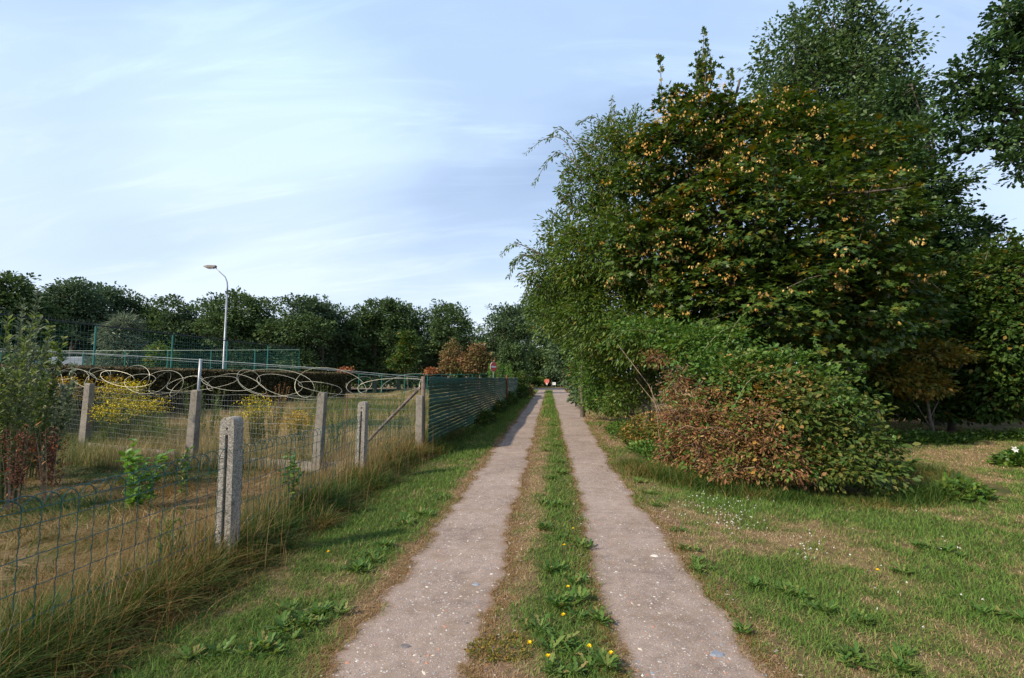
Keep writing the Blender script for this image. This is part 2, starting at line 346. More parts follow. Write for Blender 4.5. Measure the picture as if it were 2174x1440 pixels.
# ground: green / dry / bare patches are stored on the sheet, one value per vertex
m_ground, t, o = new_mat('ground_turf'); p = N(t, 'ShaderNodeBsdfPrincipled'); g = N(t, 'ShaderNodeNewGeometry')
a1 = N(t, 'ShaderNodeAttribute', attribute_name='green'); a2 = N(t, 'ShaderNodeAttribute', attribute_name='soil')
nf = noise(t, g.outputs['Position'], 22, 5, .7); nf2 = noise(t, g.outputs['Position'], 5, 4, .6)
gr = ramp(t, nf, [(.3, (.030, .042, .012)), (.7, (.085, .090, .030))]); dr = ramp(t, nf, [(.3, (.085, .058, .032)), (.7, (.25, .175, .095))])
so_ = ramp(t, nf, [(.3, (.10, .060, .040)), (.7, (.23, .15, .105))])
x1 = N(t, 'ShaderNodeMix', data_type='RGBA'); t.links.new(M(t, 'MINIMUM', M(t, 'MAXIMUM', M(t, 'ADD', a1.outputs['Fac'], M(t, 'MULTIPLY', M(t, 'SUBTRACT', nf2, .5), .8)), 0), 1), x1.inputs[0])
t.links.new(dr, x1.inputs[6]); t.links.new(gr, x1.inputs[7])
x2 = N(t, 'ShaderNodeMix', data_type='RGBA'); t.links.new(a2.outputs['Fac'], x2.inputs[0]); t.links.new(x1.outputs[2], x2.inputs[6]); t.links.new(so_, x2.inputs[7])
t.links.new(x2.outputs[2], p.inputs['Base Color']); p.inputs['Roughness'].default_value = 1; p.inputs['Specular IOR Level'].default_value = .1
b = N(t, 'ShaderNodeBump'); b.inputs['Strength'].default_value = .7; b.inputs['Distance'].default_value = .03; t.links.new(nf, b.inputs['Height'])
t.links.new(b.outputs[0], p.inputs['Normal']); t.links.new(p.outputs[0], o.inputs[0])

m_track, t, o = new_mat('worn_pavement'); p = N(t, 'ShaderNodeBsdfPrincipled'); g = N(t, 'ShaderNodeNewGeometry'); v = g.outputs['Position']
big = noise(t, v, .9, 4, .6); mid = noise(t, v, 9, 5, .65); fine = noise(t, v, 130, 4, .7)
c0 = ramp(t, M(t, 'ADD', M(t, 'MULTIPLY', big, .55), M(t, 'MULTIPLY', mid, .45)), [(.38, (.175, .132, .110)), (.47, (.240, .185, .156)), (.54, (.28, .217, .185)), (.64, (.325, .256, .222))])
def pebbles(t, v, sc, lo, hi, cols, prev):
    vo = N(t, 'ShaderNodeTexVoronoi'); vo.inputs['Scale'].default_value = sc; t.links.new(v, vo.inputs['Vector'])
    s_ = N(t, 'ShaderNodeSeparateColor'); t.links.new(vo.outputs['Color'], s_.inputs[0])
    r_ = M(t, 'MULTIPLY', s_.outputs[1], hi)
    f = M(t, 'MULTIPLY', M(t, 'LESS_THAN', vo.outputs['Distance'], r_), M(t, 'GREATER_THAN', s_.outputs[2], lo))
    c = ramp(t, s_.outputs[0], cols, 'CONSTANT'); x = N(t, 'ShaderNodeMix', data_type='RGBA')
    t.links.new(M(t, 'MULTIPLY', f, .8), x.inputs[0]); t.links.new(prev, x.inputs[6]); t.links.new(c, x.inputs[7]); return x.outputs[2]
cols = [(0, (.44, .40, .36)), (.16, (.14, .13, .13)), (.42, (.27, .25, .24)), (.58, (.40, .19, .12)), (.68, (.20, .22, .25)), (.8, (.58, .55, .50)), (.93, (.10, .085, .075))]
c1 = pebbles(t, v, 60, .45, .42, cols, c0); c1 = pebbles(t, v, 26, .72, .38, cols, c1); c1 = pebbles(t, v, 140, .35, .5, cols, c1)
x = N(t, 'ShaderNodeMix', data_type='RGBA', blend_type='MULTIPLY'); x.inputs[0].default_value = .55
t.links.new(c1, x.inputs[6]); t.links.new(ramp(t, fine, [(.35, (.62, .6, .58)), (.62, (1.15, 1.15, 1.15))]), x.inputs[7])
a2 = N(t, 'ShaderNodeAttribute', attribute_name='edge')
st_ = N(t, 'ShaderNodeMix', data_type='RGBA'); t.links.new(ramp(t, noise(t, v, 2.6, 6, .7, .4), [(.50, (0, 0, 0)), (.66, (.55, .55, .55))]), st_.inputs[0]); t.links.new(x.outputs[2], st_.inputs[6]); st_.inputs[7].default_value = (.20, .145, .105, 1); x = st_
x3 = N(t, 'ShaderNodeMix', data_type='RGBA'); t.links.new(M(t, 'MULTIPLY', a2.outputs['Fac'], M(t, 'ADD', M(t, 'MULTIPLY', mid, 1.4), -.15)), x3.inputs[0]); t.links.new(x.outputs[2], x3.inputs[6]); x3.inputs[7].default_value = (.17, .105, .07, 1)
t.links.new(x3.outputs[2], p.inputs['Base Color']); p.inputs['Roughness'].default_value = .9; p.inputs['Specular IOR Level'].default_value = .25
b = N(t, 'ShaderNodeBump'); b.inputs['Strength'].default_value = .6; b.inputs['Distance'].default_value = .006; t.links.new(M(t, 'ADD', fine, mid), b.inputs['Height'])
t.links.new(b.outputs[0], p.inputs['Normal']); t.links.new(p.outputs[0], o.inputs[0])

# ------------------------------------------------------------------ ground
def e_lo(y, s): return (vn(np.zeros_like(y)+s*9.3, y, 1.1, 40+s, 2)-.5)*.55+(vn(np.zeros_like(y)+s*9.3, y, 5.5, 50+s, 4)-.5)*.80
def trackL0(y): return -1.20-.0035*y + .26*e_lo(y, 1)
def trackL1(y): return -.42 + .22*e_lo(y, 2)
def trackR0(y): return .37 + .20*e_lo(y, 3)
def trackR1(y): return 1.16+.022*y*sm(4, 30, y) + .28*e_lo(y, 4)
def greenness(x, y):
    n = vn(x, y, .55, 11, 3); n2 = vn(x, y, 2.1, 12, 3)
    g = n*.40+n2*.34+vn(x, y, 6.5, 14, 2)*.26 + .035
    right = sm(1.1, 1.4, x)
    # green swathe over the lawn, dry by the mound
    sw = np.exp(-((x-(1.9+.42*(y-3)*.9))**2)/2.2)*sm(9, 6, y)
    sw2 = np.exp(-((y-(6.9-.55*(x-1.6)))/.95)**2)*sm(1.7, 2.4, x)*sm(9, 7, x)
    gr = g + .03*sw + .17*sw2 - .08*np.exp(-((y-3.4)/.8)**2)*sm(1.2, 1.6, x)*sm(3.4, 2.6, x) - .20*sm(9, 12, y)*sm(1, 2, x)*(vn(x, y, .5, 61, 2)) - .05
    left = g + .13 - .22*np.exp(-((x+1.25)/.16)**2)
    cen = g + .13*sm(-.15, .15, x) - .13*sm(.05, -.2, x)*sm(14, 8, y)
    res = np.where(x > 1.0, gr, np.where(x < -1.0, left, cen))
    fld = .40 + .6*(vn(x, y, .45, 13, 3)-.5)
    res = np.where(x < -3.4, fld, res)
    return np.clip((res-.36)/.24, 0, 1)
def soilness(x, y):
    n = vn(x, y, 3., 21, 4)
    e = np.exp(-((x+1.22)/.13)**2)+np.exp(-((x-1.22-.02*y)/.13)**2)*.8+np.exp(-((x+.40)/.13)**2)*.9+np.exp(-((x-.40)/.10)**2)*.5
    e = e + .5*np.exp(-((x+.3)/.2)**2)*sm(5, 3.5, y)
    return np.clip(e*(.3+n*1.1), 0, 1)*sm(60, 40, y) + .0
def axis(lo, a, b, hi, st, gr=1.12):
    c = list(np.arange(a, b, st)); s = st; v = c[-1]
    while v < hi: s *= gr; v += s; c.append(v)
    s = st; v = a
    while v > lo: s *= gr; v -= s; c.insert(0, v)
    return np.array(c)
gx = axis(-900, -4.4, 7.5, 900, .07, 1.10); gy = axis(-200, 1.6, 13, 1500, .08, 1.05)
X, Y = np.meshgrid(gx, gy); nx, ny = len(gx), len(gy)
V = np.stack([X, Y, gz(X, Y)], 2).reshape(-1, 3)
i, j = np.meshgrid(np.arange(nx-1), np.arange(ny-1)); q = (j*nx+i).ravel()
go = np_mesh('ground', V, [np.stack([q, q+1, q+nx+1, q+nx], 1)], m_ground, smooth=True)
for nm, fn in (('green', greenness), ('soil', soilness)):
    a = go.data.attributes.new(nm, 'FLOAT', 'POINT'); a.data.foreach_set('value', fn(V[:, 0], V[:, 1]).astype(np.float32))
tag(go, kind='structure')

def strip(name, y, x0, x1, nacross, edge=.12):
    u = np.linspace(0, 1, nacross); xs = x0[:, None]*(1-u)+x1[:, None]*u; ys = np.repeat(y[:, None], nacross, 1)
    V = np.stack([xs, ys, gz(xs, ys)*0+.006+0.000*xs], 2).reshape(-1, 3)
    i, j = np.meshgrid(np.arange(nacross-1), np.arange(len(y)-1)); q = (j*nacross+i).ravel()
    o = np_mesh(name, V, [np.stack([q, q+1, q+nacross+1, q+nacross], 1)], m_track)
    wd = (x1-x0)[:, None]; e = np.minimum(u, 1-u)[None, :]*wd
    a = o.data.attributes.new('edge', 'FLOAT', 'POINT'); a.data.foreach_set('value', (1-sm(0, edge, e)).ravel().astype(np.float32))
    return tag(o, kind='structure')
ty = np.concatenate([np.arange(-4, 14, .05), np.arange(14, 66.2, .25)])
strip('wheel_track', ty, trackL0(ty), np.where(ty > 46, .04, trackL1(ty)), 15)
strip('wheel_track', ty, np.where(ty > 46, .05, trackR0(ty)), trackR1(ty), 15)
rx = np.arange(-40, 14.1, .5); 
V = np.array([(x, yy, .006) for yy in (66.2, 70, 74, 77.5) for x in rx]) ; V[:, 1] += .6*(vn(V[:, 0], V[:, 1]*0, .3, 9)-.5)*(V[:, 1] > 70)
n = len(rx); q = np.array([j*n+i for j in range(3) for i in range(n-1)])
rd = np_mesh('road', V, [np.stack([q, q+1, q+n+1, q+n], 1)], m_track); tag(rd, kind='structure')
a = rd.data.attributes.new('edge', 'FLOAT', 'POINT')

# pebbles lying on the track
def pebble_field(n):
    y = 2.3+ (rng.random(n)**1.7)*16; x = rng.uniform(-1.25, 1.35, n)
    k = (np.abs(x) > .3) | (rng.random(n) < .35); x = x[k]; y = y[k]; n = len(x)
    r = .003+.010*rng.random(n)**4 + .003*rng.random(n)
    tv = rdir(1); 
    oc = np.array([(1, 0, 0), (.5, .8, .05), (-.5, .85, 0), (-1, 0, .05), (-.45, -.85, 0), (.55, -.8, 0), (.35, .1, .5), (-.3, -.1, .55)])
    th = rng.random(n)*6.28; c, s = np.cos(th), np.sin(th)
    jit = 1+.25*rng.normal(size=(n, 8, 1)); L = oc[None]*jit*np.array((1, .75, .7))
    V = np.stack([L[..., 0]*c[:, None]-L[..., 1]*s[:, None], L[..., 0]*s[:, None]+L[..., 1]*c[:, None], L[..., 2]], 2)*r[:, None, None]
    V += np.stack([x, y, np.full(n, .006)+gz(x, y)*0], 1)[:, None, :]
    V[..., 2] += (np.abs(x) < .35)[:, None]*.012
    base = np.arange(n)[:, None]*8; Fl = []
    for f in ((0, 1, 6), (1, 7, 6), (1, 2, 7), (2, 3, 7), (3, 4, 7), (4, 6, 7), (4, 5, 6), (5, 0, 6)): Fl.append(base+np.array([f]))
    m, t, o = new_mat('pebble'); p = N(t, 'ShaderNodeBsdfPrincipled'); a = N(t, 'ShaderNodeAttribute', attribute_name='rnd')
    t.links.new(ramp(t, a.outputs['Fac'], [(0, (.52, .49, .44)), (.06, (.36, .33, .30)), (.5, (.24, .20, .18)), (.72, (.36, .17, .11)), (.82, (.17, .20, .25)), (.9, (.50, .44, .36))], 'CONSTANT'), p.inputs['Base Color'])
    p.inputs['Roughness'].default_value = .8; t.links.new(p.outputs[0], o.inputs[0])
    rr = rng.random(n)
    tag(np_mesh('pebbles', V.reshape(-1, 3), Fl, m, rnd=np.tile(rr, 8)), 'small mixed pebbles pressed into the pinkish wheel tracks', 'pebbles', kind='stuff')
pebble_field(7000)

# ------------------------------------------------------------------ short turf
def inside_track(x, y):
    return ((x > trackL0(y)-.01) & (x < trackL1(y)+.02)) | ((x > trackR0(y)-.02) & (x < trackR1(y)+.01))
MOUND = [(3.3, 9.0, 2.2, 1.9), (4.6, 8.4, 2.0, 1.7), (2.7, 10.4, 1.2, 2.6), (5.6, 8.2, 1.5, 1.3)]
def in_mound(x, y, s=1.):
    r = np.zeros(np.shape(x), bool)
    for cx_, cy_, a_, b_ in MOUND: r |= ((x-cx_)/(a_*s))**2+((y-cy_)/(b_*s))**2 < 1
    return r
def visible(x, y):           # rough view wedge
    return (np.abs(np.arctan2(x, y)+YAW) < R(50))
def turf(name, n, ylo, yhi, xlo, xhi, h, wd, label):
    # density falls off with distance
    y = ylo*(yhi/ylo)**rng.random(n); x = rng.uniform(0, 1, n)
    half = y*1.25+.6; x = np.clip(-half-0*y, xlo, None)+(np.clip(half, None, xhi)-np.clip(-half, xlo, None))*x
    k = visible(x, y) & ~inside_track(x+rng.normal(size=n)*.05, y) & ~in_mound(x, y, .85) & (x > xlo) & (x < xhi); x = x[k]; y = y[k]
    g = greenness(x, y); s = soilness(x, y)
    k = rng.random(len(x)) > s*.30; x, y, g, s = x[k], y[k], g[k], s[k]; n = len(x)
    sc = (y/4)**.55
    col = np.clip(.86-.70*g+rng.normal(size=n)*.19+.10*s+(rng.random(n) < .22)*.3, 0, .99)
    hh = h*(.5+rng.random(n))*(.75+.5*g)*np.where(col > .6, .7, 1)
    ln = hh*(.3+1.1*rng.random(n))
    o = grassmesh(name, x, y, gz(x, y)-.004, hh*np.sqrt(sc), ln, wd*sc*(.6+.8*rng.random(n)), m_grass, col, 2)
    tag(o, label, 'grass', kind='stuff')
turf('grass', 420000, 1.9, 20, -2.9, 14, .036, .0058, 'short dry and green grass growing beside and between the wheel tracks')
turf('grass', 90000, 18, 62, -3.2, 12, .07, .008, 'far short grass beside the distant end of the track')

turf('grass_tufts', 18000, 1.9, 16, -2.7, 12, .055, .0075, 'coarser grass blades standing above the short turf')

n = 60000; y = 2.2*(26/2.2)**rng.random(n); wh = rng.integers(0, 4, n); xe = np.select([wh == 0, wh == 1, wh == 2], [trackL0(y), trackL1(y), trackR0(y)], trackR1(y))
sg = np.where((wh == 0) | (wh == 2), -1, 1); x = xe+sg*(np.abs(rng.normal(size=n))*.10-.035); x = x+.05*(vn(x*0+wh*7, y, 6, 23)-.5)*2; k = rng.random(n) < .25+.9*vn(x, y, 4, 24); x, y = x[k], y[k]; n = len(x)
h = .010+.022*rng.random(n); o = grassmesh('edge_litter', x, y, gz(x, y)+.004, h, .02+.06*rng.random(n), .0045*(y/4)**.5, m_long, np.clip(.66+.3*rng.random(n)-.25*(rng.random(n) < .2), 0, .99), 2); tag(o, 'dead brown grass litter lying along the ragged edges of the wheel tracks', 'litter', kind='stuff')

# long grass along the low fence, and the dry field behind it
def long_grass(name, x, y, h, lean, wd, col, mat, label, seg=4, az=None):
    o = grassmesh(name, x, y, gz(x, y)-.02, h, lean, wd, mat, np.clip(col, 0, .99), seg, az=az)
    return tag(o, label, 'grass', kind='stuff')
n = 90000
nt_ = 900; ty_ = 1.6*(14/1.6)**rng.random(nt_); tx_ = -2.98+rng.normal(size=nt_)*.30
kk = (tx_ < -2.30-.22*vn(ty_, ty_, 1.3, 3)); ty_, tx_ = ty_[kk], tx_[kk]; nt_ = len(tx_)
tcol = np.clip(-.16+1.0*vn(tx_*1.5, ty_, 1.2, 35, 3)+rng.normal(size=nt_)*.16, 0, .95); th_ = .5+.8*rng.random(nt_)
ix = rng.integers(0, nt_, n); sp_r = .045*(ty_[ix]/3)**.5
x = tx_[ix]+rng.normal(size=n)*sp_r; y = ty_[ix]+rng.normal(size=n)*sp_r*1.2
h = (.10+.30*rng.random(n))*th_[ix]*np.exp(-((x+2.95)/.70)**2)*(1+.35*sm(7.5, 9.8, y))
h = np.maximum(h, .05); col = tcol[ix]+rng.normal(size=n)*.14
az = np.arctan2(y-ty_[ix], x-tx_[ix])+rng.normal(size=n)*.7
long_grass('long_grass', x, y, h, h*(.3+1.5*rng.random(n)**1.5), (.0075+.006*rng.random(n)**2)*(y/4)**.25, col, m_long, 'uncut green and straw coloured grass along the low wire fence', 5, az=az)
n = 26000; y = 1.6*(14/1.6)**rng.random(n); x = -3.0+rng.normal(size=n)*.34; k = x < -2.25; x, y = x[k], y[k]; n = len(x); h = .06+.16*rng.random(n)
long_grass('dead_grass', x, y, h, h*(.6+1.8*rng.random(n)), .006*(y/4)**.3, .50+.35*vn(x, y, 1.5, 38)+rng.normal(size=n)*.1, m_long, 'matted dead brown grass at the foot of the low wire fence', 4)
# tall seed stalks
n = 2600; y = 1.9*(11/1.9)**(rng.random(n)**.7); x = -3.05+rng.normal(size=n)*.28; h = .35+.45*rng.random(n)
long_grass('grass_stalks', x, y, h, h*.45*rng.random(n), .0032*(y/3)**.4, .75+.2*rng.random(n), m_long, 'thin straw stalks standing above the grass by the low fence', 5)
st = []
# flattened dry grass just behind the low fence
n = 70000; y = 1.5+ 9.*rng.random(n)**1.1; x = -3.3-(rng.random(n)**1.2)*9.5; k = visible(x, y); x = x[k]; y = y[k]; n = len(x)
wv = vn(x, y, 1.0, 44, 3); az = wv*9+rng.normal(size=n)*.6
h = .05+.12*rng.random(n)+.16*sm(.5, .8, vn(x, y, .8, 46, 3))*rng.random(n)
col = np.clip(.36+.55*vn(x, y, .8, 47, 3)+rng.normal(size=n)*.20-.55*sm(.45, .65, vn(x, y, .9, 48)), 0, .99)
long_grass('dry_grass', x, y, h, .10+.28*rng.random(n), .0075*(y/4)**.4, col, m_long, 'matted straw coloured grass on the plot behind the low fence', 4, az=az)
# the field
n = 120000; y = 9.5*(62/9.5)**rng.random(n); x = -17.3+ (14.2)*rng.random(n); k = visible(x, y) & ((x < -3.3) | (y < 10)) ; x = x[k]; y = y[k]; n = len(x)
hh = vn(x, y, .35, 51, 3); h = (.25+.75*hh)*(.5+.6*rng.random(n)); 
col = np.clip(.25+.65*vn(x, y, .30, 52, 3)+rng.normal(size=n)*.20-.45*sm(.45, .65, vn(x, y, .30, 53)), 0, .99)
long_grass('field_grass', x, y, h, h*.5*rng.random(n), .009*(y/10)**.75, col, m_field, 'tall pale dry grass filling the field behind the concrete posts', 3)

# ------------------------------------------------------------------ plants: generic builders
def twig_tubes(mb, base, tips, r0, r1, bend=.25, n=4, segs=4):
    for tp in tips:
        a = Vector(base) if not isinstance(base, list) else Vector(random.choice(base)); b = Vector(tp); L = (b-a).length
        mid = Vector((random.gauss(0, 1), random.gauss(0, 1), abs(random.gauss(0, 1))))*bend*L*.3
        pts = []; rad = []
        for i in range(segs+1):
            t = i/segs; pts.append(a.lerp(b, t)+mid*math.sin(math.pi*t)); rad.append(r0+(r1-r0)*t)
        mb.tube(pts, rad, n, False)
def crown_points(lobes, n, shell=.62, jitter=.25):
    """lobes: (centre(3), radii(3)); returns clump centres + outward directions, uneven by noise"""
    c = np.array([l[0] for l in lobes]); r = np.array([l[1] for l in lobes]); wt = (r[:, 0]*r[:, 2])**1.; wt = wt/wt.sum()
    idx = rng.choice(len(lobes), n, p=wt); d = rdir(n); rad = (shell+(1-shell)*rng.random(n))
    rad = rad*(1+jitter*(vn(d[:, 0]*2+idx*3.1, d[:, 2]*2+d[:, 1]*2, 1.6, 71, 2)-.5)*2)
    P = c[idx]+d*r[idx]*rad[:, None]
    o = unit(d/r[idx])
    # drop clumps buried deep in another lobe
    keep = np.ones(n, bool)
    for k in range(len(lobes)):
        q = (P-c[k])/r[k]; keep &= ~((np.linalg.norm(q, axis=1) < .45) & (idx != k))
    return P[keep], o[keep]
def lob(px, py, Y, rpx, sx=1., sz=1., sy=None):
    c, m = P3(px, py, Y); r = rpx*m
    return (c, np.array((r*sx, (sy if sy else 1.0)*r, r*sz)))
def make_tree(name, label, cat, base, lobes, kind, size, nclump, per, crad, mat, bark=None, group=None, trunk_r=.2, limbs=26, twigs=120,
              shoots=(), flat=.5, droop=.25, up=.9, extra=None, shell=.62, zmin=.15, crown='crown', jitter=.25, trunk_top=None, shootn=60):
    bark = bark or m_bark
    e = empty(name, base, label, cat, group)
    cen, od = crown_points(lobes, nclump, shell, jitter); k = cen[:, 2] > gz(cen[:, 0], cen[:, 1])+zmin; cen, od = cen[k], od[k]
    P, D, Nn = clump_leaves(cen, od, per, crad*(.6+.8*rng.random(len(cen))), flat, droop, up)
    cr = np.repeat(rng.normal(size=len(cen))*.16, per); rn = np.clip(.5+cr+rng.normal(size=len(P))*.2, 0, 1)
    sz = size*(.65+.6*rng.random(len(P)))
    for sh in shoots:                                       # long shoots set with leaves
        pts = np.array(sh); m = shootn; tt = rng.random(m)*(len(pts)-1); i0 = np.minimum(tt.astype(int), len(pts)-2); fr = (tt-i0)[:, None]
        q = pts[i0]*(1-fr)+pts[i0+1]*fr; dr = unit(pts[i0+1]-pts[i0]); sd = rdir(m)
        P = np.concatenate([P, q+sd*crad*(.08+.30*(1-tt/(len(pts)-1))*rng.random(m))[:, None]]); D = np.concatenate([D, dr*.9+sd*.7-np.array((0, 0, .3))]); Nn = np.concatenate([Nn, rdir(m)+np.array((0, 0, .8))])
        rn = np.concatenate([rn, .4+.5*rng.random(m)]); sz = np.concatenate([sz, size*(.5+.5*rng.random(m))])
    k = P[:, 2] > gz(P[:, 0], P[:, 1])+.02; P, D, Nn, rn, sz = P[k], D[k], Nn[k], rn[k], sz[k]
    mb = MB(); b = Vector(base); cc = np.mean([l[0] for l in lobes], 0)
    top = max(l[0][2] for l in lobes) if trunk_top is None else trunk_top
    T_ = []; K = 7
    for i in range(K+1):
        t = i/K; x = b.x+(cc[0]-b.x)*t*t*.8; y = b.y+(cc[1]-b.y)*t*t*.8
        T_.append(Vector((x+random.gauss(0, .04)*(t*4), y+random.gauss(0, .04)*(t*4), b.z-.05+(top-b.z)*t)))
    mb.tube(T_, [trunk_r*(1.25 if i == 0 else 1)*(1-.88*i/K) for i in range(K+1)], 9, False)
    ends = []
    sel = rng.choice(len(cen), min(limbs, len(cen)), replace=False)
    for s_ in sel:
        tp = Vector(cen[s_]); hcand = [p for p in T_[1:] if p.z < tp.z+.3] or T_[1:2]; a = hcand[-1] if random.random() < .5 else random.choice(hcand)
        L = (tp-a).length; sag = Vector((0, 0, .18*L)); pts = []
        for i in range(6):
            t = i/5; pts.append(a.lerp(tp, t)+sag*math.sin(math.pi*t)*.5+Vector((random.gauss(0, .02)*L,)*3)*math.sin(math.pi*t))
        r = trunk_r*.34*min(1, L/3+.3); mb.tube(pts, [r*(1-.85*i/5) for i in range(6)], 5, False); ends += pts[2:5]
    if ends:
        E_ = np.array([tuple(p) for p in ends])
        for s_ in rng.choice(len(cen), min(twigs, len(cen)), replace=False):
            d = np.linalg.norm(E_-cen[s_], axis=1); a = ends[int(d.argmin())]
            twig_tubes(mb, tuple(a), [tuple(cen[s_])], trunk_r*.06+.004, .004, .3, 3, 3)
    for sh in shoots: mb.tube([Vector(p) for p in sh], [.022*(1-.8*i/(len(sh)-1)) for i in range(len(sh))], 4, False)
    mb.build('trunk' if trunk_r > .06 else 'stems', bark, e, smooth=True)
    leaves(crown, P, D, Nn, sz, kind, mat, e, rn)
    if extra: extra(e, cen, od)
    return e

def shoot_px(pts, Y, dy=0):
    out = []
    for k, (px, py) in enumerate(pts): out.append(tuple(P3(px, py, Y+dy*k)[0]))
    # subdivide smoothly
    o = np.array(out); r = []
    for t in np.linspace(0, len(o)-1, 4*(len(o)-1)+1):
        i = min(int(t), len(o)-2); f = t-i
        p0 = o[max(i-1, 0)]; p1 = o[i]; p2 = o[i+1]; p3 = o[min(i+2, len(o)-1)]
        r.append(tuple(.5*((2*p1)+(-p0+p2)*f+(2*p0-5*p1+4*p2-p3)*f*f+(-p0+3*p1-3*p2+p3)*f**3)))
    return r
def seeds(e, cen, od):
    # hanging bunches of winged seeds, mostly on the upper left side of the crown
    z = cen[:, 2]; sc = .80*sm(7.6, 4.2, cen[:, 0])+.13
    k = (rng.random(len(cen)) < sc*(.35+.9*(vn(cen[:, 0], z, .6, 81, 2) > .42))*sm(1.5, 3.5, z)) & (od[:, 1] < .45)
    c = cen[k]+od[k]*.22; c = c[rng.random(len(c)) < .55]; c = c+rdir(len(c))*.12
    per = 11; n = len(c)*per; q = np.repeat(c, per, 0); d = rdir(n)*.10; d[:, 2] = -abs(d[:, 2])*1.2
    D = d*6+rdir(n)*.5-np.array((0, 0, .8)); leaves('seed_bunches', q+d, D, rdir(n), .062*(.8+.5*rng.random(n)), 'rhomb', m_seed, e, np.repeat(rng.random(len(c)), per)*.7+.3*rng.random(n))

def gb(px, Y): x = at(px, Y); return (x, Y, gzf(x, Y))

# ------------------------------------------------------------------ trees on the right
make_tree('sycamore_tree', 'large sycamore with hanging bunches of orange brown seeds behind the bramble mound', 'tree', gb(1560, 13),
  [lob(1450, 350, 12.2, 105), lob(1485, 235, 12.2, 48), lob(1440, 270, 12.2, 42), lob(1590, 320, 12.6, 95), lob(1545, 250, 12.4, 38), lob(1650, 245, 13, 40), lob(1380, 300, 12.2, 28), lob(1330, 390, 12.2, 30), lob(1420, 200, 12.2, 16), lob(1500, 150, 12.2, 14), lob(1720, 310, 13, 90), lob(1840, 350, 13.6, 85), lob(1560, 470, 11.6, 150),
   lob(1700, 500, 11.8, 165), lob(1400, 520, 12.4, 105), lob(1850, 480, 13, 110), lob(1640, 650, 11.4, 150), lob(1800, 650, 12, 140), lob(1500, 640, 11.8, 110), lob(1880, 620, 13, 100)],
  'maple', .140, 3700, 15, .34, m_syc, trunk_r=.24, limbs=44, twigs=300, flat=.30, droop=.35, up=1.3, extra=seeds, shell=.50, jitter=.5, zmin=1.3,
  shoots=[shoot_px([(1485, 230), (1490, 150), (1495, 62)], 12.2), shoot_px([(1470, 230), (1478, 170), (1480, 110)], 12.1), shoot_px([(1500, 230), (1510, 170), (1508, 115)], 12.3),
          shoot_px([(1415, 270), (1405, 200), (1402, 122)], 12.1), shoot_px([(1430, 250), (1428, 190)], 12.2), shoot_px([(1545, 230), (1552, 190), (1550, 150)], 12.3), shoot_px([(1460, 250), (1455, 180)], 12.2), shoot_px([(1600, 250), (1612, 200)], 12.5), shoot_px([(1640, 230), (1650, 185)], 12.8), shoot_px([(1380, 330), (1366, 270)], 12.2), shoot_px([(1350, 400), (1330, 350)], 12.2), shoot_px([(1700, 240), (1712, 195)], 13), shoot_px([(1520, 260), (1530, 205)], 12.2), shoot_px([(1490, 200), (1484, 130)], 12.4), shoot_px([(1497, 190), (1502, 95)], 12.0)], shootn=70)
make_tree('willow_tree', 'green willow leaning out over the track with long drooping side shoots', 'tree', gb(1370, 15),
  [lob(1290, 330, 14.5, 62), lob(1330, 290, 14.7, 50), lob(1250, 400, 14.2, 60), lob(1340, 420, 14.5, 105), lob(1230, 540, 13.8, 75), lob(1160, 575, 14.6, 52), lob(1300, 540, 13.6, 110), lob(1390, 560, 13.4, 100),
   lob(1200, 650, 16, 75), lob(1280, 660, 14, 95), lob(1370, 690, 13, 85), lob(1190, 500, 14.5, 45)],
  'lance2', .14, 2500, 20, .36, m_wil, m_bark2, trunk_r=.13, limbs=50, twigs=260, flat=.7, droop=.35, up=.5, shell=.5, zmin=1.7, jitter=.35,
  shoots=[shoot_px([(1240, 420), (1215, 320), (1170, 290), (1112, 328)], 14), shoot_px([(1225, 350), (1180, 325), (1132, 392)], 13.9), shoot_px([(1235, 380), (1200, 360), (1182, 440)], 14),
          shoot_px([(1250, 330), (1190, 275), (1160, 300)], 14.1), shoot_px([(1300, 300), (1298, 250), (1300, 205)], 14.4), shoot_px([(1280, 290), (1265, 250), (1225, 262)], 14.3),
          shoot_px([(1330, 290), (1345, 250), (1350, 225)], 14.5), shoot_px([(1190, 560), (1130, 530), (1090, 518), (1062, 545)], 13.9), shoot_px([(1170, 570), (1110, 540), (1078, 590)], 14),
          shoot_px([(1180, 530), (1165, 500), (1180, 458)], 14.2), shoot_px([(1160, 620), (1130, 600), (1110, 640)], 14.4), shoot_px([(1260, 320), (1275, 270), (1310, 240)], 14.2),
          shoot_px([(1190, 430), (1210, 400), (1200, 340)], 14), shoot_px([(1150, 540), (1105, 545), (1088, 560)], 13.8), shoot_px([(1240, 450), (1205, 430), (1185, 400)], 14)], shootn=110)
make_tree('birch_tree', 'tall fine-leaved tree rising above and behind the sycamore', 'tree', gb(1780, 24),
  [lob(1760, 60, 23, 85), lob(1850, 110, 23.5, 75), lob(1680, 130, 23, 80), lob(1640, 205, 22.5, 62), lob(1760, 190, 23, 115), lob(1880, 210, 24, 75), lob(1800, 320, 23, 130), lob(1700, 300, 23, 110), lob(1905, 300, 24, 60)],
  'oval', .20, 2700, 15, .60, m_birch, m_bark2, trunk_r=.30, limbs=60, twigs=300, flat=.8, droop=.4, up=.5, shell=.5, zmin=5, jitter=.3,
  shoots=[shoot_px([(1740, 50), (1745, 10), (1750, -20)], 23), shoot_px([(1800, 30), (1812, -15)], 23), shoot_px([(1690, 80), (1688, 40), (1680, 10)], 23), shoot_px([(1860, 80), (1875, 40), (1880, 18)], 23.5), shoot_px([(1900, 110), (1920, 80), (1938, 50)], 23.5)], shootn=90)
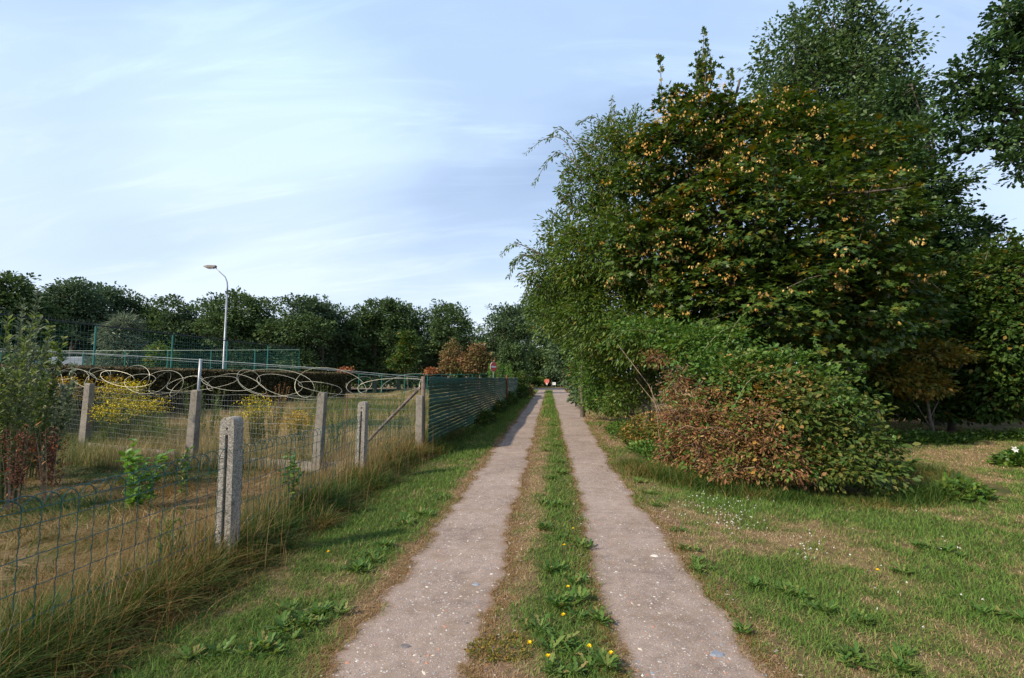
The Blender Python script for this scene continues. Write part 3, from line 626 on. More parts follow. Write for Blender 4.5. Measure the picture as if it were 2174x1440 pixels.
make_tree('oak_tree', 'oak at the right edge hanging its branches into the sky', 'tree', gb(2420, 14.5),
  [lob(2140, 30, 14, 42), lob(2190, 60, 14, 50), lob(2095, 90, 14, 24), lob(2150, 120, 14, 34), lob(2060, 150, 14, 26), lob(2030, 175, 14.2, 26), lob(2090, 185, 14, 36), lob(2015, 225, 14.4, 18), lob(2055, 230, 14.2, 30), lob(2120, 225, 14, 34), lob(2170, 190, 13.9, 40),
   lob(2030, 270, 14.2, 20), lob(2075, 285, 14.1, 26), lob(2125, 290, 13.9, 28), lob(2175, 285, 13.8, 32), lob(2145, 345, 13.8, 22), lob(2160, 375, 13.8, 12), lob(2050, 310, 14.2, 14), lob(2260, 260, 14, 100), lob(2300, 60, 14, 100)],
  'oak', .155, 900, 17, .26, m_oak, trunk_r=.32, limbs=60, twigs=260, flat=.5, droop=.1, up=.9, shell=.30, zmin=2, jitter=.6)
make_tree('oak_tree', 'thin-crowned oak with sky showing through it right of the sycamore', 'tree', gb(1980, 18),
  [lob(1915, 210, 18, 48), lob(1950, 300, 17.5, 62), lob(1905, 380, 17, 70), lob(1990, 400, 17.5, 55), lob(1960, 480, 17, 85), lob(2050, 500, 17.5, 60), lob(1900, 560, 17, 85), lob(2010, 585, 17, 85), lob(2090, 560, 17.5, 45)],
  'oak', .17, 1150, 17, .36, m_oak, trunk_r=.22, limbs=40, twigs=260, flat=.45, droop=.1, up=.9, shell=.35, zmin=1.5, jitter=.5)
make_tree('hazel_bush', 'dark tall hazel bush at the right edge behind the lawn', 'bush', gb(2180, 15),
  [lob(2120, 610, 15, 95), lob(2210, 590, 15, 100), lob(2150, 720, 14.2, 105), lob(2240, 760, 14, 110), lob(2130, 830, 14.3, 75), lob(2080, 690, 15, 80)],
  'oval', .15, 1700, 16, .42, m_hazel, trunk_r=.10, limbs=36, twigs=160, flat=.35, droop=.3, up=1.0, shell=.5, zmin=.5,
  shoots=[shoot_px([(2090, 560), (2100, 530), (2120, 505)], 15), shoot_px([(2150, 540), (2160, 505)], 15)])
make_tree('hazel_bush', 'dark spreading hazel bush between the thin oak and the right edge', 'bush', gb(2010, 16),
  [lob(1990, 650, 15.5, 90), lob(1930, 700, 15, 90), lob(2050, 760, 15.5, 90), lob(1890, 790, 14.5, 80), lob(1960, 850, 15.5, 70), lob(2060, 850, 16, 65), lob(1820, 800, 14, 70)],
  'oval', .15, 1700, 16, .42, m_hazel, trunk_r=.10, limbs=36, twigs=160, flat=.35, droop=.3, up=1.0, shell=.5, zmin=.45)
make_tree('yellowing_bush', 'bush with yellow and orange turning leaves in front of the dark hazels', 'bush', gb(1970, 13.6),
  [lob(1975, 755, 13.6, 52, 1.5, .6), lob(1905, 800, 13.4, 50, 1.2, .7), lob(1950, 820, 13.6, 50, 1.2, .6)],
  'oval', .11, 330, 16, .30, m_yelg, trunk_r=.05, limbs=16, twigs=70, flat=.3, droop=.3, up=1.0, shell=.4, zmin=.4)
# wall of dark growth closing the right background
make_tree('thicket_tree', 'dark tree filling the gap behind the hazel bushes', 'tree', gb(2080, 24),
  [lob(2000, 640, 24, 110), lob(2150, 640, 24, 100), lob(1900, 760, 23, 100), lob(2080, 800, 23, 110), lob(2220, 780, 23, 110), lob(1800, 780, 22, 90)],
  'oval', .34, 1100, 14, .7, m_oak, trunk_r=.2, limbs=20, twigs=60, flat=.5, shell=.45, zmin=.3)
make_tree('thicket_tree', 'dark tree behind the sycamore trunk and the bramble mound', 'tree', gb(1600, 21),
  [lob(1500, 650, 21, 100), lob(1640, 620, 21, 110), lob(1760, 660, 21, 100), lob(1560, 780, 20, 90), lob(1700, 790, 20, 100), lob(1420, 740, 21, 80), lob(1820, 560, 21, 70)],
  'oval', .34, 1100, 14, .7, m_oak, trunk_r=.2, limbs=20, twigs=60, flat=.5, shell=.45, zmin=.3)
# row of bushes running off along the right of the track
ROW = [
 (17.5, 'green bush beside the willow where the track narrows', [(1345, 760, 15.5, 75), (1300, 740, 16.5, 70), (1270, 700, 17.5, 70), (1330, 830, 15, 40), (1375, 800, 14.5, 45), (1310, 860, 15.5, 30)], m_wil, 'oval', .11),
 (20, 'ivy-hung bush with bright leaves standing at the right of the track', [(1262, 790, 19, 38), (1255, 730, 20, 55), (1268, 840, 18.5, 26), (1240, 660, 21, 60), (1300, 790, 18, 50), (1290, 850, 17, 26), (1278, 815, 18, 40), (1262, 860, 19, 18)], m_ivy, 'oval', .11),
 (26, 'tall olive bush beyond the ivy-hung one on the right of the track', [(1225, 620, 27, 60), (1215, 690, 26, 50), (1235, 740, 24, 45), (1240, 790, 24, 30), (1280, 560, 26, 70), (1243, 835, 24, 20), (1250, 800, 23, 30)], m_hazel, 'oval', .16),
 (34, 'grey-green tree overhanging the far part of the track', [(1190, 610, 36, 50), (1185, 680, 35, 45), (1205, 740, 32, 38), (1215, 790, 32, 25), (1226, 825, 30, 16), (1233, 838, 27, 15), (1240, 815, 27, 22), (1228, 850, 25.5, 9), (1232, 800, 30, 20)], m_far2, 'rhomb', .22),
 (45, 'mid-green tree near the far right bend of the track', [(1150, 650, 46, 40), (1175, 700, 45, 45), (1190, 760, 42, 32), (1212, 805, 42, 16)], m_far, 'rhomb', .26),
 (88, 'dark tree closing the view above the end of the track', [(1120, 690, 90, 36), (1150, 730, 88, 42), (1185, 760, 88, 36), (1140, 765, 90, 30), (1175, 700, 88, 34)], m_far, 'rhomb', .40)]
for Y_, lb, ls, mt, kd, szz in ROW:
    L = [lob(a_, b_, c_, d_) for a_, b_, c_, d_ in ls]
    make_tree('roadside_bush' if Y_ < 30 else 'roadside_tree', lb, 'bush' if Y_ < 30 else 'tree', gb(max(1235-(Y_-20)*.9, 1190) if Y_ > 18 else 1340, Y_), L, kd, szz, 900, 15, .35+.006*Y_, mt,
              trunk_r=.09, limbs=22, twigs=70, flat=.5, shell=.45, zmin=.12, group='bushes and trees lining the right of the track')
make_tree('yellowing_bush', 'small orange-leaved bush low on the right near the far bend', 'bush', gb(1217, 33), [lob(1213, 815, 33, 12, 1, 1.5), lob(1222, 800, 33, 12, 1, 1.4)], 'rhomb', .14, 120, 14, .25, m_dryshrub, trunk_r=.04, limbs=8, twigs=20, zmin=.1)

# ------------------------------------------------------------------ bramble mound
def bramble():
    e = empty('bramble_mound', (3.8, 8.8, 0), 'sprawling bramble mound, green on top with dead russet stems on its near side', 'bramble')
    top = [lob(1640, 790, 8.6, 60, 1.6, .8), lob(1560, 800, 8.6, 70, 1.3, .9), lob(1480, 740, 9.8, 60, 1.3, .8), lob(1400, 705, 10.6, 55, 1.4, .55), lob(1330, 690, 11.2, 30, 1.2, .6), lob(1730, 830, 8.6, 60, 1.3, .9), lob(1540, 720, 10, 45, 1.2, .5)]
    P, o = crown_points(top, 1300, .5, .5)
    a, b, c = clump_leaves(P, o, 9, .15, .45, .2, 1.0); leaves('leaves', a, b, c, .092*(.6+.7*rng.random(len(a))), 'oval', m_bram, e, np.clip(rng.random(len(a))*.55+.1, 0, 1))
    mid = [lob(1760, 900, 7.8, 95, 1.0, .9), lob(1830, 960, 7.4, 60, 1.0, 1), lob(1690, 890, 7.7, 95), lob(1600, 880, 8.2, 90), lob(1700, 970, 7.3, 70, 1.2, .8), lob(1870, 1000, 7.2, 38), lob(1790, 1000, 7.0, 50, 1.2, .7), lob(1620, 1000, 7.3, 50, 1.2, .6)]
    mid += [lob(1650, 850, 7.9, 40, 1, .7), lob(1800, 870, 7.8, 40, 1.2, .6), lob(1880, 940, 7.4, 30, 1.2, .6), lob(1720, 820, 8.2, 35, 1.3, .6)]
    P, o = crown_points(mid, 2100, .45, 1.1)
    a, b, c = clump_leaves(P, o, 9, .14, .5, .3, .8); k = a[:, 2] > -.02; a, b, c = a[k], b[k], c[k]
    gn = sm(1560, 1800, 1087+F*(a[:, 0]/np.maximum(a[:, 1], .1)+.077))
    leaves('dull_leaves', a, b, c, .078*(.4+1.0*rng.random(len(a))), 'oval', m_bram2, e, np.clip(rng.random(len(a))*1.0-.38*gn+.25*(np.repeat(rng.random(len(P)), 9)[k]-.5), 0, 1))
    dl = [lob(1460, 900, 8.4, 60, .95, 1), lob(1500, 950, 8.0, 75), lob(1580, 960, 7.6, 70), lob(1440, 960, 8.4, 45), lob(1560, 1000, 7.4, 55, 1.3, .5), lob(1440, 820, 9, 40, .8, 1), lob(1400, 760, 9.9, 22, 1.6, .6), lob(1640, 960, 7.15, 45), lob(1600, 900, 7.5, 45), lob(1680, 1000, 6.95, 32, 1.3, .7), lob(1530, 860, 8.3, 45)]
    P, o = crown_points(dl, 1500, .55, .5)
    a, b, c = clump_leaves(P, o, 12, .16, .7, .5, .1); k = a[:, 2] > 0; a, b, c = a[k], b[k], c[k]
    leaves('dead_leaves', a, b, c, .065*(.5+.9*rng.random(len(a))), 'lance2', m_dead, e)
    P2, o2 = crown_points(dl, 420, .75, .6); a, b, c = clump_leaves(P2, o2, 8, .12, .6, .2, .9); k = a[:, 2] > 0; leaves('new_leaves', a[k], b[k], c[k], .07*(.5+.8*rng.random(int(k.sum()))), 'oval', m_bram, e, rng.random(int(k.sum()))*.9)
    mb = MB()
    for q in range(330):
        s = P[random.randrange(len(P))]; L = random.uniform(.2, .5); d = Vector(rdir(1)[0]); d.z = abs(d.z)*.5
        p0 = Vector(s); p1 = p0+d*L*.5+Vector((0, 0, .05)); p2 = p0+d*L-Vector((0, 0, .12*L)); mb.tube([p0, p1, p2], [.0045, .004, .002], 3, False)
    for q in range(8):
        p0 = Vector((random.uniform(1.9, 4), random.uniform(8, 10), .1)); p2 = Vector((p0.x+random.uniform(-1.2, .6), p0.y+random.uniform(-.6, .8), random.uniform(1.3, 2.3))); m_ = p0.lerp(p2, .5)+Vector((0, 0, .3)); mb.tube([p0, m_, p2], [.009, .007, .004], 4, False)
    mb.build('dead_stems', m_twig, e)
    # long live canes arching off the right of the mound
    mb = MB(); QP = []; QD = []
    for ptsx in ([(1660, 800), (1760, 770), (1835, 775), (1828, 790)], [(1700, 830), (1780, 800), (1838, 808)], [(1640, 780), (1700, 738), (1700, 760), (1725, 745)], [(1560, 760), (1640, 738), (1690, 745)], [(1740, 870), (1790, 850), (1828, 856)], [(1540, 740), (1560, 690), (1600, 650)], [(1440, 715), (1340, 700), (1290, 735)], [(1740, 790), (1735, 750), (1730, 715)], [(1560, 860), (1600, 800), (1680, 790)], [(1800, 900), (1850, 880), (1905, 930)], [(1700, 900), (1760, 850), (1830, 900)], [(1620, 960), (1700, 910), (1760, 960)], [(1500, 830), (1450, 790), (1400, 850)], [(1850, 950), (1900, 960), (1925, 1010)], [(1480, 760), (1530, 705), (1580, 690)], [(1380, 720), (1330, 690), (1270, 740)]):
        s = shoot_px(ptsx, 8.4 if ptsx[0][1] < 850 else 7.2, .0); mb.tube(s, [.008*(1-.6*i/len(s)) for i in range(len(s))], 4, False)
        for i in range(len(s)-1):
            for j in range(6): QP.append(np.array(s[i])+(np.array(s[i+1])-np.array(s[i]))*random.random()); QD.append(np.array(s[i+1])-np.array(s[i])+rdir(1)[0]*.25)
    mb.build('live_canes', m_stem, e)
    QP = np.array(QP); QD = unit(np.array(QD)); leaves('cane_leaves', QP, QD+rdir(len(QP))*.6, rdir(len(QP))*.5+np.array((0, 0, 1)), .085*(.6+.6*rng.random(len(QP))), 'oval', m_bram, e, rng.random(len(QP))*.6)
bramble()
# nettles and ivy trailing off the mound towards the track
def low_patch(name, label, cat, cx_, cy_, rx_, ry_, h, n, per, mat, kind, size, rot=0, group=None):
    e = empty(name, (cx_, cy_, gzf(cx_, cy_)), label, cat, group); th = rng.random(n)*6.28; r = rng.random(n)**.5
    x = cx_+rx_*r*np.cos(th)*math.cos(rot)-ry_*r*np.sin(th)*math.sin(rot); y = cy_+rx_*r*np.cos(th)*math.sin(rot)+ry_*r*np.sin(th)*math.cos(rot)
    z = gz(x, y)+h*(1-r*r*.8)*(.2+.8*rng.random(n)); cen = np.stack([x, y, z], 1); od = unit(np.stack([np.cos(th), np.sin(th), np.ones(n)], 1))
    a, b, c = clump_leaves(cen, od, per, size*1.6, .6, .2, 1.0); a[:, 2] = np.maximum(a[:, 2], gz(a[:, 0], a[:, 1])+.01)
    leaves('leaves', a, b, c, size*(.6+.7*rng.random(len(a))), kind, mat, e)
    mb = MB()
    for q in range(0, n, 4): mb.tube([(x[q], y[q], gzf(x[q], y[q])-.01), (x[q]+.02, y[q], z[q])], [.004, .002], 3, False)
    mb.build('stems', m_stem, e); return e
low_patch('ivy_patch', 'low dark green ivy at the left foot of the bramble mound', 'ivy', 2.15, 10.3, .45, 1.5, .30, 260, 9, m_ivy, 'oval', .065)
low_patch('ivy_patch', 'ivy spreading along the track beyond the bramble mound', 'ivy', 2.15, 13.8, .5, 2.2, .35, 300, 9, m_ivy, 'oval', .07)
low_patch('mixed_undergrowth', 'yellow-green undergrowth in the dark hollow left of the mound', 'undergrowth', 2.5, 12.3, .7, 1.4, .85, 420, 10, m_bram2, 'oval', .075)
low_patch('ivy_patch', 'wide low ivy along the back edge of the lawn', 'ivy', 9.1, 13.2, 2.0, .55, .30, 420, 9, m_ivy, 'oval', .08, .15)
low_patch('ivy_patch', 'smaller ivy patch under the bushes at the right edge', 'ivy', 12.3, 13.9, 1.6, .4, .28, 220, 8, m_ivy, 'oval', .08)
low_patch('leafy_plant', 'bright leafy plant at the right corner of the bramble mound', 'plant', 5.55, 7.05, .32, .25, .26, 60, 9, m_ivy, 'toothed', .085)
low_patch('leafy_plant', 'green herb at the near left corner of the bramble mound', 'plant', 2.75, 7.55, .3, .22, .22, 50, 9, m_weed, 'toothed', .07)
ef = low_patch('flowering_plant', 'small clump with white flowers on the lawn at the right edge', 'plant', 9.0, 9.85, .5, .3, .28, 90, 9, m_ivy, 'oval', .11)
q = np.array([(8.85, 9.65, .36), (8.62, 9.7, .28), (9.2, 9.7, .33)]); th = np.arange(6)*1.047
P = np.repeat(q, 6, 0); D = np.stack([np.cos(np.tile(th, 3)), np.sin(np.tile(th, 3))*.4-.3, np.sin(np.tile(th, 3))*.9], 1)
leaves('flowers', P, D, np.tile([[0, -1., .5]], (18, 1)), .07, 'oval', m_white, ef)
# fringe of longer grass round the mound
n = 15000; th = rng.uniform(math.pi*.9, math.pi*2.1, n); x = 3.9+(2.35+.28*rng.normal(size=n)*.7)*np.cos(th); y = 8.75+(2.0+.25*rng.normal(size=n)*.7)*np.sin(th)
h = .08+.26*rng.random(n)*vn(x, y, 2., 91, 2)*1.5
long_grass('long_grass', x, y, h, h*(.3+.9*rng.random(n)), .008, np.clip(-.08+.75*vn(x, y, 2.2, 92, 3)+rng.normal(size=n)*.18, 0, .99), m_long, 'longer grass fringing the foot of the bramble mound')

# ------------------------------------------------------------------ far trees behind the field
FAR = [(-40, 575, 42), (35, 590, 44), (95, 632, 50), (165, 607, 50), (225, 612, 54), (290, 640, 56), (365, 630, 56), (435, 640, 58), (500, 624, 56), (565, 638, 60), (635, 630, 58), (690, 650, 60), (745, 655, 64),
       (800, 640, 64), (850, 648, 66), (900, 672, 70), (940, 646, 68), (985, 690, 74), (1060, 650, 66), (1110, 655, 68)]
wd_ = ['leftmost broad oak of the tree line', 'oak second from the left in the tree line', 'low dip oak third from the left in the tree line', 'rounded oak above the tennis court', 'oak standing over the grey-green willow', 'oak right of the grey-green willow',
  'even oak left of the lamp post', 'dark oak close on the left of the lamp post', 'oak peaking just right of the lamp post', 'oak above the corner of the tennis court', 'broad oak right of the tennis court corner',
  'oak above the right end of the hedge', 'lower oak with gaps right of the hedge', 'tall rounded oak left of the brown-tinged tree', 'oak above the brown-tinged tree', 'small low oak in the dip of the tree line',
  'oak with a pointed top above the rust-coloured shrub', 'low sparse oak behind the rust-coloured shrub', 'see-through oak left of the track end', 'oak closing the tree line at the track end']
for (px, ty_, Y_), lb in zip(FAR, wd_):
    c, m = P3(px, ty_, Y_); top = c[2]+.3; wdt = 60*m*random.uniform(.95, 1.15); L = []
    for q in range(9):
        a_ = random.random()*6.28; hh = random.uniform(.25, .86); rr = wdt*(.75 if hh < .7 else .45)
        L.append((np.array((c[0]+math.cos(a_)*rr, Y_+math.sin(a_)*rr*.8, top*hh)), np.array((wdt*.62, wdt*.62, top*.17))*random.uniform(.8, 1.2)))
    L.append((np.array((c[0], Y_, top*.84)), np.array((wdt*.6, wdt*.6, top*.16))))
    sparse = px in (985, 1060, 745, 900)
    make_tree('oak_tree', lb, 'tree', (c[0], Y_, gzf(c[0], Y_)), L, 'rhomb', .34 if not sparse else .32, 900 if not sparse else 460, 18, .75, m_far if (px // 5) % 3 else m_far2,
              trunk_r=.28, limbs=16, twigs=30, flat=.55, droop=.1, up=.8, shell=.5, zmin=.6, group='oaks of the tree line beyond the field', jitter=.3)
# second layer of wood, closing the gaps under the crowns
x = rng.uniform(-78, 8, 9000); y = 74+rng.random(9000)*8-.10*(x+78)*0; y = np.where(x < -40, y-12, y); y = np.where(x > -14, y+16, y); z = rng.random(9000)**.8*(9.5-2.6*sm(-40, 0, x)); cen = np.stack([x, y, z], 1)
a, b, c = clump_leaves(cen, rdir(9000), 8, 1.0, .7, .1, .6); o = leaves('distant_wood', a, b, c, .6*(.6+.7*rng.random(len(a))), 'rhomb', m_far); tag(o, 'dark mass of distant wood seen under the crowns of the tree line', 'wood', kind='stuff')

SH = [('willow_shrub', 'pale grey-green willow shrub behind the tennis court fence', 37, [(255, 720, 38, .9, 1.1), (240, 770, 46, 1, .6), (270, 690, 24, 1, 1), (285, 750, 30, 1, 1)], m_grey, 'lance', .42, 500),
 ('green_shrub', 'low yellowish green shrub right of the grey-green willow', 37, [(345, 765, 28, 1, .9), (335, 745, 18, 1, .8)], m_wil, 'rhomb', .26, 200),
 ('brown_tinged_tree', 'brown-tinged small tree in front of the oaks', 52, [(868, 745, 26, .8, 1.5), (862, 715, 18, .7, 1), (850, 770, 26, 1, .7)], m_hazel, 'rhomb', .28, 260),
 ('drying_shrub', 'tall rust-coloured drying shrub behind the green screen fence', 46, [(960, 755, 24, .9, 1.3), (975, 770, 28, 1, .8), (950, 780, 20, 1, .8)], m_dryshrub, 'rhomb', .22, 260),
 ('drying_shrub', 'orange-topped drying shrub left of the no entry sign', 45, [(1015, 745, 18, 1, 1), (1005, 770, 26, 1, .9), (1030, 765, 18, 1, 1.2)], m_dryshrub, 'rhomb', .22, 260),
 ('green_shrub', 'dark green shrub right of the no entry sign', 50, [(1090, 760, 24, 1, 1.4), (1105, 790, 22, 1, 1), (1075, 745, 16, 1, 1)], m_far, 'rhomb', .24, 260),
 ('green_shrub', 'low dark shrub below the rust-coloured shrubs', 58, [(1000, 790, 14, 1.6, 1), (975, 790, 14, 1.4, 1), (1025, 792, 12, 1.4, 1)], m_far, 'rhomb', .26, 260),
 ('red_shrub', 'small red-leaved shrub at the foot of the tree line', 52, [(733, 787, 9, 1.4, .5)], m_rust, 'rhomb', .22, 40),
 ('red_shrub', 'small red-leaved shrub behind the corner of the screen fence', 46, [(915, 789, 9, 1, .7)], m_rust, 'rhomb', .20, 40),
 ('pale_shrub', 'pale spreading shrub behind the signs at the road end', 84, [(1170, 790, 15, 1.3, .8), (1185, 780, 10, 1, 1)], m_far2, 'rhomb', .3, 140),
 ('green_shrub', 'low grass-green shrub at the far road verge', 82, [(1140, 808, 12, 2.2, .6), (1120, 808, 9, 1, .6)], m_wil, 'rhomb', .28, 120),
 ('green_shrub', 'shadowy shrub right of the white roadside board', 84, [(1205, 795, 16, 1.3, .9), (1200, 770, 18, 1, 1.2)], m_hazel, 'rhomb', .3, 180)]
for nm, lb, Y_, ls, mt, kd, szz, ncl in SH:
    L = [lob(a_, b_, Y_, r_, sx_, sz_) for a_, b_, r_, sx_, sz_ in ls]
    make_tree(nm, lb, 'shrub' if 'tree' not in nm else 'tree', gb(ls[0][0], Y_), L, kd, szz, ncl, 14, .45, mt, trunk_r=.07, limbs=12, twigs=30, shell=.4, zmin=.1)
# upright fresh shoots beside the sign
for px, tp, w_, lb in ((1042, 770, 10, 'fresh green upright shoots left of the no entry sign'), (1060, 768, 8, 'tall fresh green shoots close behind the no entry sign'), (1078, 774, 10, 'fresh green upright shoots right of the no entry sign')):
    Y_ = 39; e = empty('sapling', gb(px, Y_), lb, 'sapling', 'fresh green saplings by the no entry sign'); mb = MB(); PP = []; DD = []
    for q in range(9):
        x = at(px+random.uniform(-w_, w_), Y_); z1 = hz_(tp+random.uniform(0, 14), x, Y_); yy = Y_+random.uniform(-.3, .3)
        mb.tube([(x, yy, gzf(x, yy)), (x+random.uniform(-.05, .05), yy, z1)], [.012, .004], 3, False)
        for k in range(60): t = .25+.75*random.random(); PP.append((x, yy, z1*t)); DD.append((random.gauss(0, .5), random.gauss(0, .5), .8))
    mb.build('stems', m_stem, e); PP = np.array(PP); leaves('leaves', PP, np.array(DD), rdir(len(PP)), .22, 'lance', m_fresh, e)

# ------------------------------------------------------------------ low wire fence and its posts
LF = [(-2.95, 1.2), (-2.80, 4.05), (-2.97, 7.46), (-2.72, 10.0)]
def lfence(y):
    for (x0, y0), (x1, y1) in zip(LF, LF[1:]):
        if y <= y1: return x0+(x1-x0)*(y-y0)/(y1-y0)
    return LF[-1][0]
def low_fence():
    e = empty('wire_fence', (-2.9, 3.0, gzf(-2.9, 3.)), 'low green garden fence of crimped wire with looped tops beside the verge', 'fence')
    hz1 = [.92, .83, .65, .47, .29, .11]; mb = MB(); y0, y1 = 1.3, 9.75; st = .105; r = .0031
    sag = lambda y: -.05*math.sin(max(0, min(1, (y-1.2)/2.85))*math.pi)*1.0 if y < 4.05 else (-.03*math.sin((y-4.05)/3.41*math.pi) if y < 7.46 else -.10*math.sin((y-7.46)/2.54*math.pi)-.06)
    def pt(y, z, s=0): return (lfence(y)+s+.012*math.sin(y*3.3), y, z+sag(y)*min(1, z)+.0)
    for zz_ in hz1:
        pts = []; y = y0
        while y < y1: pts.append(pt(y, zz_+.004*math.sin(y*60), .003)); y += st/2
        mb.tube(pts, r*.9, 4, False)
    mb.build('line_wires', m_wire, e)
    mb = MB(); k = 0; y = y0
    while y < y1-2*st:
        # each wire climbs, loops over to the next but one upright and comes down
        pts = []
        zt = .92
        for i in range(16): z = -.05+(zt+.05)*i/16; pts.append(pt(y+.004*math.sin(i*math.pi), z, .004*(1 if i % 2 else -1)))
        for i in range(9): t = math.pi*i/8; pts.append(pt(y+st-st*math.cos(t), zt+.085*math.sin(t), .004*(k % 2)))
        mb.tube(pts, r, 4, False); y += st; k += 1
    mb.build('upright_wires', m_wire, e)
low_fence()

def slotted_post(loc, h, wx, wy, lean, label, rot):
    e = empty('concrete_post', loc, label, 'post', 'slotted aggregate posts of the low wire fence')
    r = .05; prof = [(-wx/2-.008, -.25), (wx/2+.008, -.25), (wx/2, h-r)]
    for i in range(1, 7): t = math.pi/2*i/6; prof.append((wx/2-r+r*math.cos(t), h-r+r*math.sin(t)))
    for i in range(0, 6): t = math.pi/2+math.pi/2*i/6; prof.append((-wx/2+r+r*math.cos(t), h-r+r*math.sin(t)))
    prof.append((-wx/2, h-r))
    mb = MB(); mb.prism(prof, 'y', -wy/2, wy/2); o = mb.build('shaft', m_conc, e, world=False)
    cut = MB(); cut.box(-.011, .011, -wy/2-.05, -wy/2+.035, -.3, h-.155); cut.box(-.011, .011, wy/2-.035, wy/2+.05, -.3, h-.155)
    cut.tube([(0, -wy/2-.05, h-.10), (0, -wy/2+.03, h-.10)], .008, 8); co = cut.build('cut', m_conc, e, world=False); bpy.context.view_layer.update()
    md = o.modifiers.new('b', 'BOOLEAN'); md.object = co; md.solver = 'EXACT'
    dg = bpy.context.evaluated_depsgraph_get(); me = bpy.data.meshes.new_from_object(o.evaluated_get(dg)); o.modifiers.clear(); o.data = me
    bpy.data.objects.remove(co)
    import bmesh
    bm = bmesh.new(); bm.from_mesh(me); ed = [q for q in bm.edges if len(q.link_faces) == 2 and q.calc_face_angle(0) > .9]
    try: bmesh.ops.bevel(bm, geom=ed, offset=.004, segments=2, affect='EDGES', clamp_overlap=True)
    except Exception: pass
    bm.to_mesh(me); bm.free()
    o.rotation_euler = (lean[1], lean[0], rot)
    return e
slotted_post((-2.80, 4.08, 0), 1.26, .13, .14, (R(-.3), 0), 'nearest slotted concrete post with a rounded pebbly top', R(3))
slotted_post((-2.97, 7.46, 0), 1.23, .13, .14, (R(1.0), 0), 'second slotted concrete post, between the nearest one and the screen fence', R(0))

# ------------------------------------------------------------------ rear fence: square concrete posts, plinth slabs, mesh, razor wire
def gp(px, py, z=0):
    u = (px-1087)/F; v = (720-py)/F; f = math.cos(PITCH)-v*math.sin(PITCH); up = math.sin(PITCH)+v*math.cos(PITCH); t_ = (z-H)/up
    return (t_*(u*math.cos(YAW)-f*math.sin(YAW)), t_*(u*math.sin(YAW)+f*math.cos(YAW)))
B1 = gp(672, 1003, -.3); B2 = gp(405, 982, -.3); B3 = gp(178, 955, -.3); B0 = (-2.72, 10.05)
B4 = (B3[0]+(B3[0]-B2[0]), B3[1]+(B3[1]-B2[1]))
ang = math.atan2(B2[1]-B3[1], B2[0]-B3[0])
def square_post(p, ptop, w_, label, leanx, name='concrete_post', pipe=None):
    top = P3(ptop[0], ptop[1], p[1])[0][2]; z0 = gzf(*p)
    e = empty(name, (p[0], p[1], z0), label, 'post', 'square concrete posts of the rear fence')
    h = top-z0; a = w_/2; b_ = w_*.38
    mb = MB(); mb.v = [(x*s, y*s, z) for z, s in ((-.2, 1.15), (h-.035, .92), (h, .70)) for x, y in ((-a, -a), (a, -a), (a, a), (-a, a))]
    mb.v = [(x+leanx*max(z, 0), y, z) for x, y, z in mb.v]
    for k in (0, 4): mb.f += [(k, k+1, k+5, k+4), (k+1, k+2, k+6, k+5), (k+2, k+3, k+7, k+6), (k+3, k, k+4, k+7)]
    mb.f += [(8, 9, 10, 11), (3, 2, 1, 0)]
    o = mb.build('shaft', m_conc2, e, world=False, bevel=.007)
    if pipe:
        mb = MB(); x0 = leanx*h+.03; mb.tube([(x0-.02, .02, h-.35), (x0, .02, h-.02), (x0+.01, .02, pipe-z0)], [.032, .032, .030], 10); mb.build('pipe_extension', m_paintg, e, world=False, smooth=True)
    return e, top
_, z1 = square_post(B1, (683, 833), .155, 'leaning square concrete post behind the second slotted post', .05)
_, z2 = square_post(B2, (414, 828), .17, 'square concrete post topped with a grey steel pipe', .03, pipe=P3(422, 762, B2[1])[0][2])
_, z3 = square_post(B3, (180, 814), .17, 'square concrete post behind the left shrub', .02)
_, z4 = square_post(B4, (-60, 800), .17, 'square concrete post at the far left of the rear fence', .02)
# corner: short concrete post with a wooden stake and a brace
e = empty('concrete_post', (-2.72, 10.0, 0), 'short weathered concrete post at the corner of the screen fence', 'post', 'square concrete posts of the rear fence')
mb = MB(); mb.box(-.075, .065, -.07, .07, -.2, 1.235); mb.build('shaft', m_conc2, e, world=False, bevel=.012)
e = empty('corner_stake', (-2.70, 10.14, 0), 'dark wooden corner stake with a slanting brace pole behind it', 'stake')
mb = MB(); mb.tube([(0, 0, -.1), (.01, 0, .9), (0, 0, 1.64)], [.05, .047, .042], 10); mb.build('stake', m_wood, e, world=False, smooth=True)
bt = P3(800, 912, 10.6)[0]; mb = MB(); mb.tube([(-.05, .03, 1.42), (bt[0]+2.70, bt[1]-10.14, bt[2]-.05), ((bt[0]+2.70)*1.3, (bt[1]-10.14)*1.3, bt[2]-.4)], [.035, .035, .035], 8); mb.build('brace', m_wood, e, world=False, smooth=True)
for pa, pb, lb in ((B1, B2, 'low concrete plinth slab between the leaning post and the pipe-topped post'), (B2, B3, 'low concrete plinth slab left of the pipe-topped post'), (B1, (B0[0]-.45, B0[1]-.1), 'short concrete plinth slab behind the second slotted post')):
    e = empty('plinth_slab', ((pa[0]+pb[0])/2, (pa[1]+pb[1])/2, -.3), lb, 'slab', 'plinth slabs of the rear fence')
    d = Vector((pb[0]-pa[0], pb[1]-pa[1])); L = d.length/2-.10; a_ = math.atan2(d.y, d.x)
    mb = MB(); mb.box(-L, L, -.028, .028, -.12, .20); o = mb.build('slab', m_conc2, e, world=False, bevel=.006); o.rotation_euler = (0, 0, a_)
line = [B4, B3, B2, B1, B0]; ztop = [z4, z3, z2, z1, 1.25]
def rear(s):   # s in 0..4 along the rear fence
    i = min(int(s), 3); f = s-i; return (line[i][0]+(line[i+1][0]-line[i][0])*f, line[i][1]+(line[i+1][1]-line[i][1])*f, ztop[i]+(ztop[i+1]-ztop[i])*f)
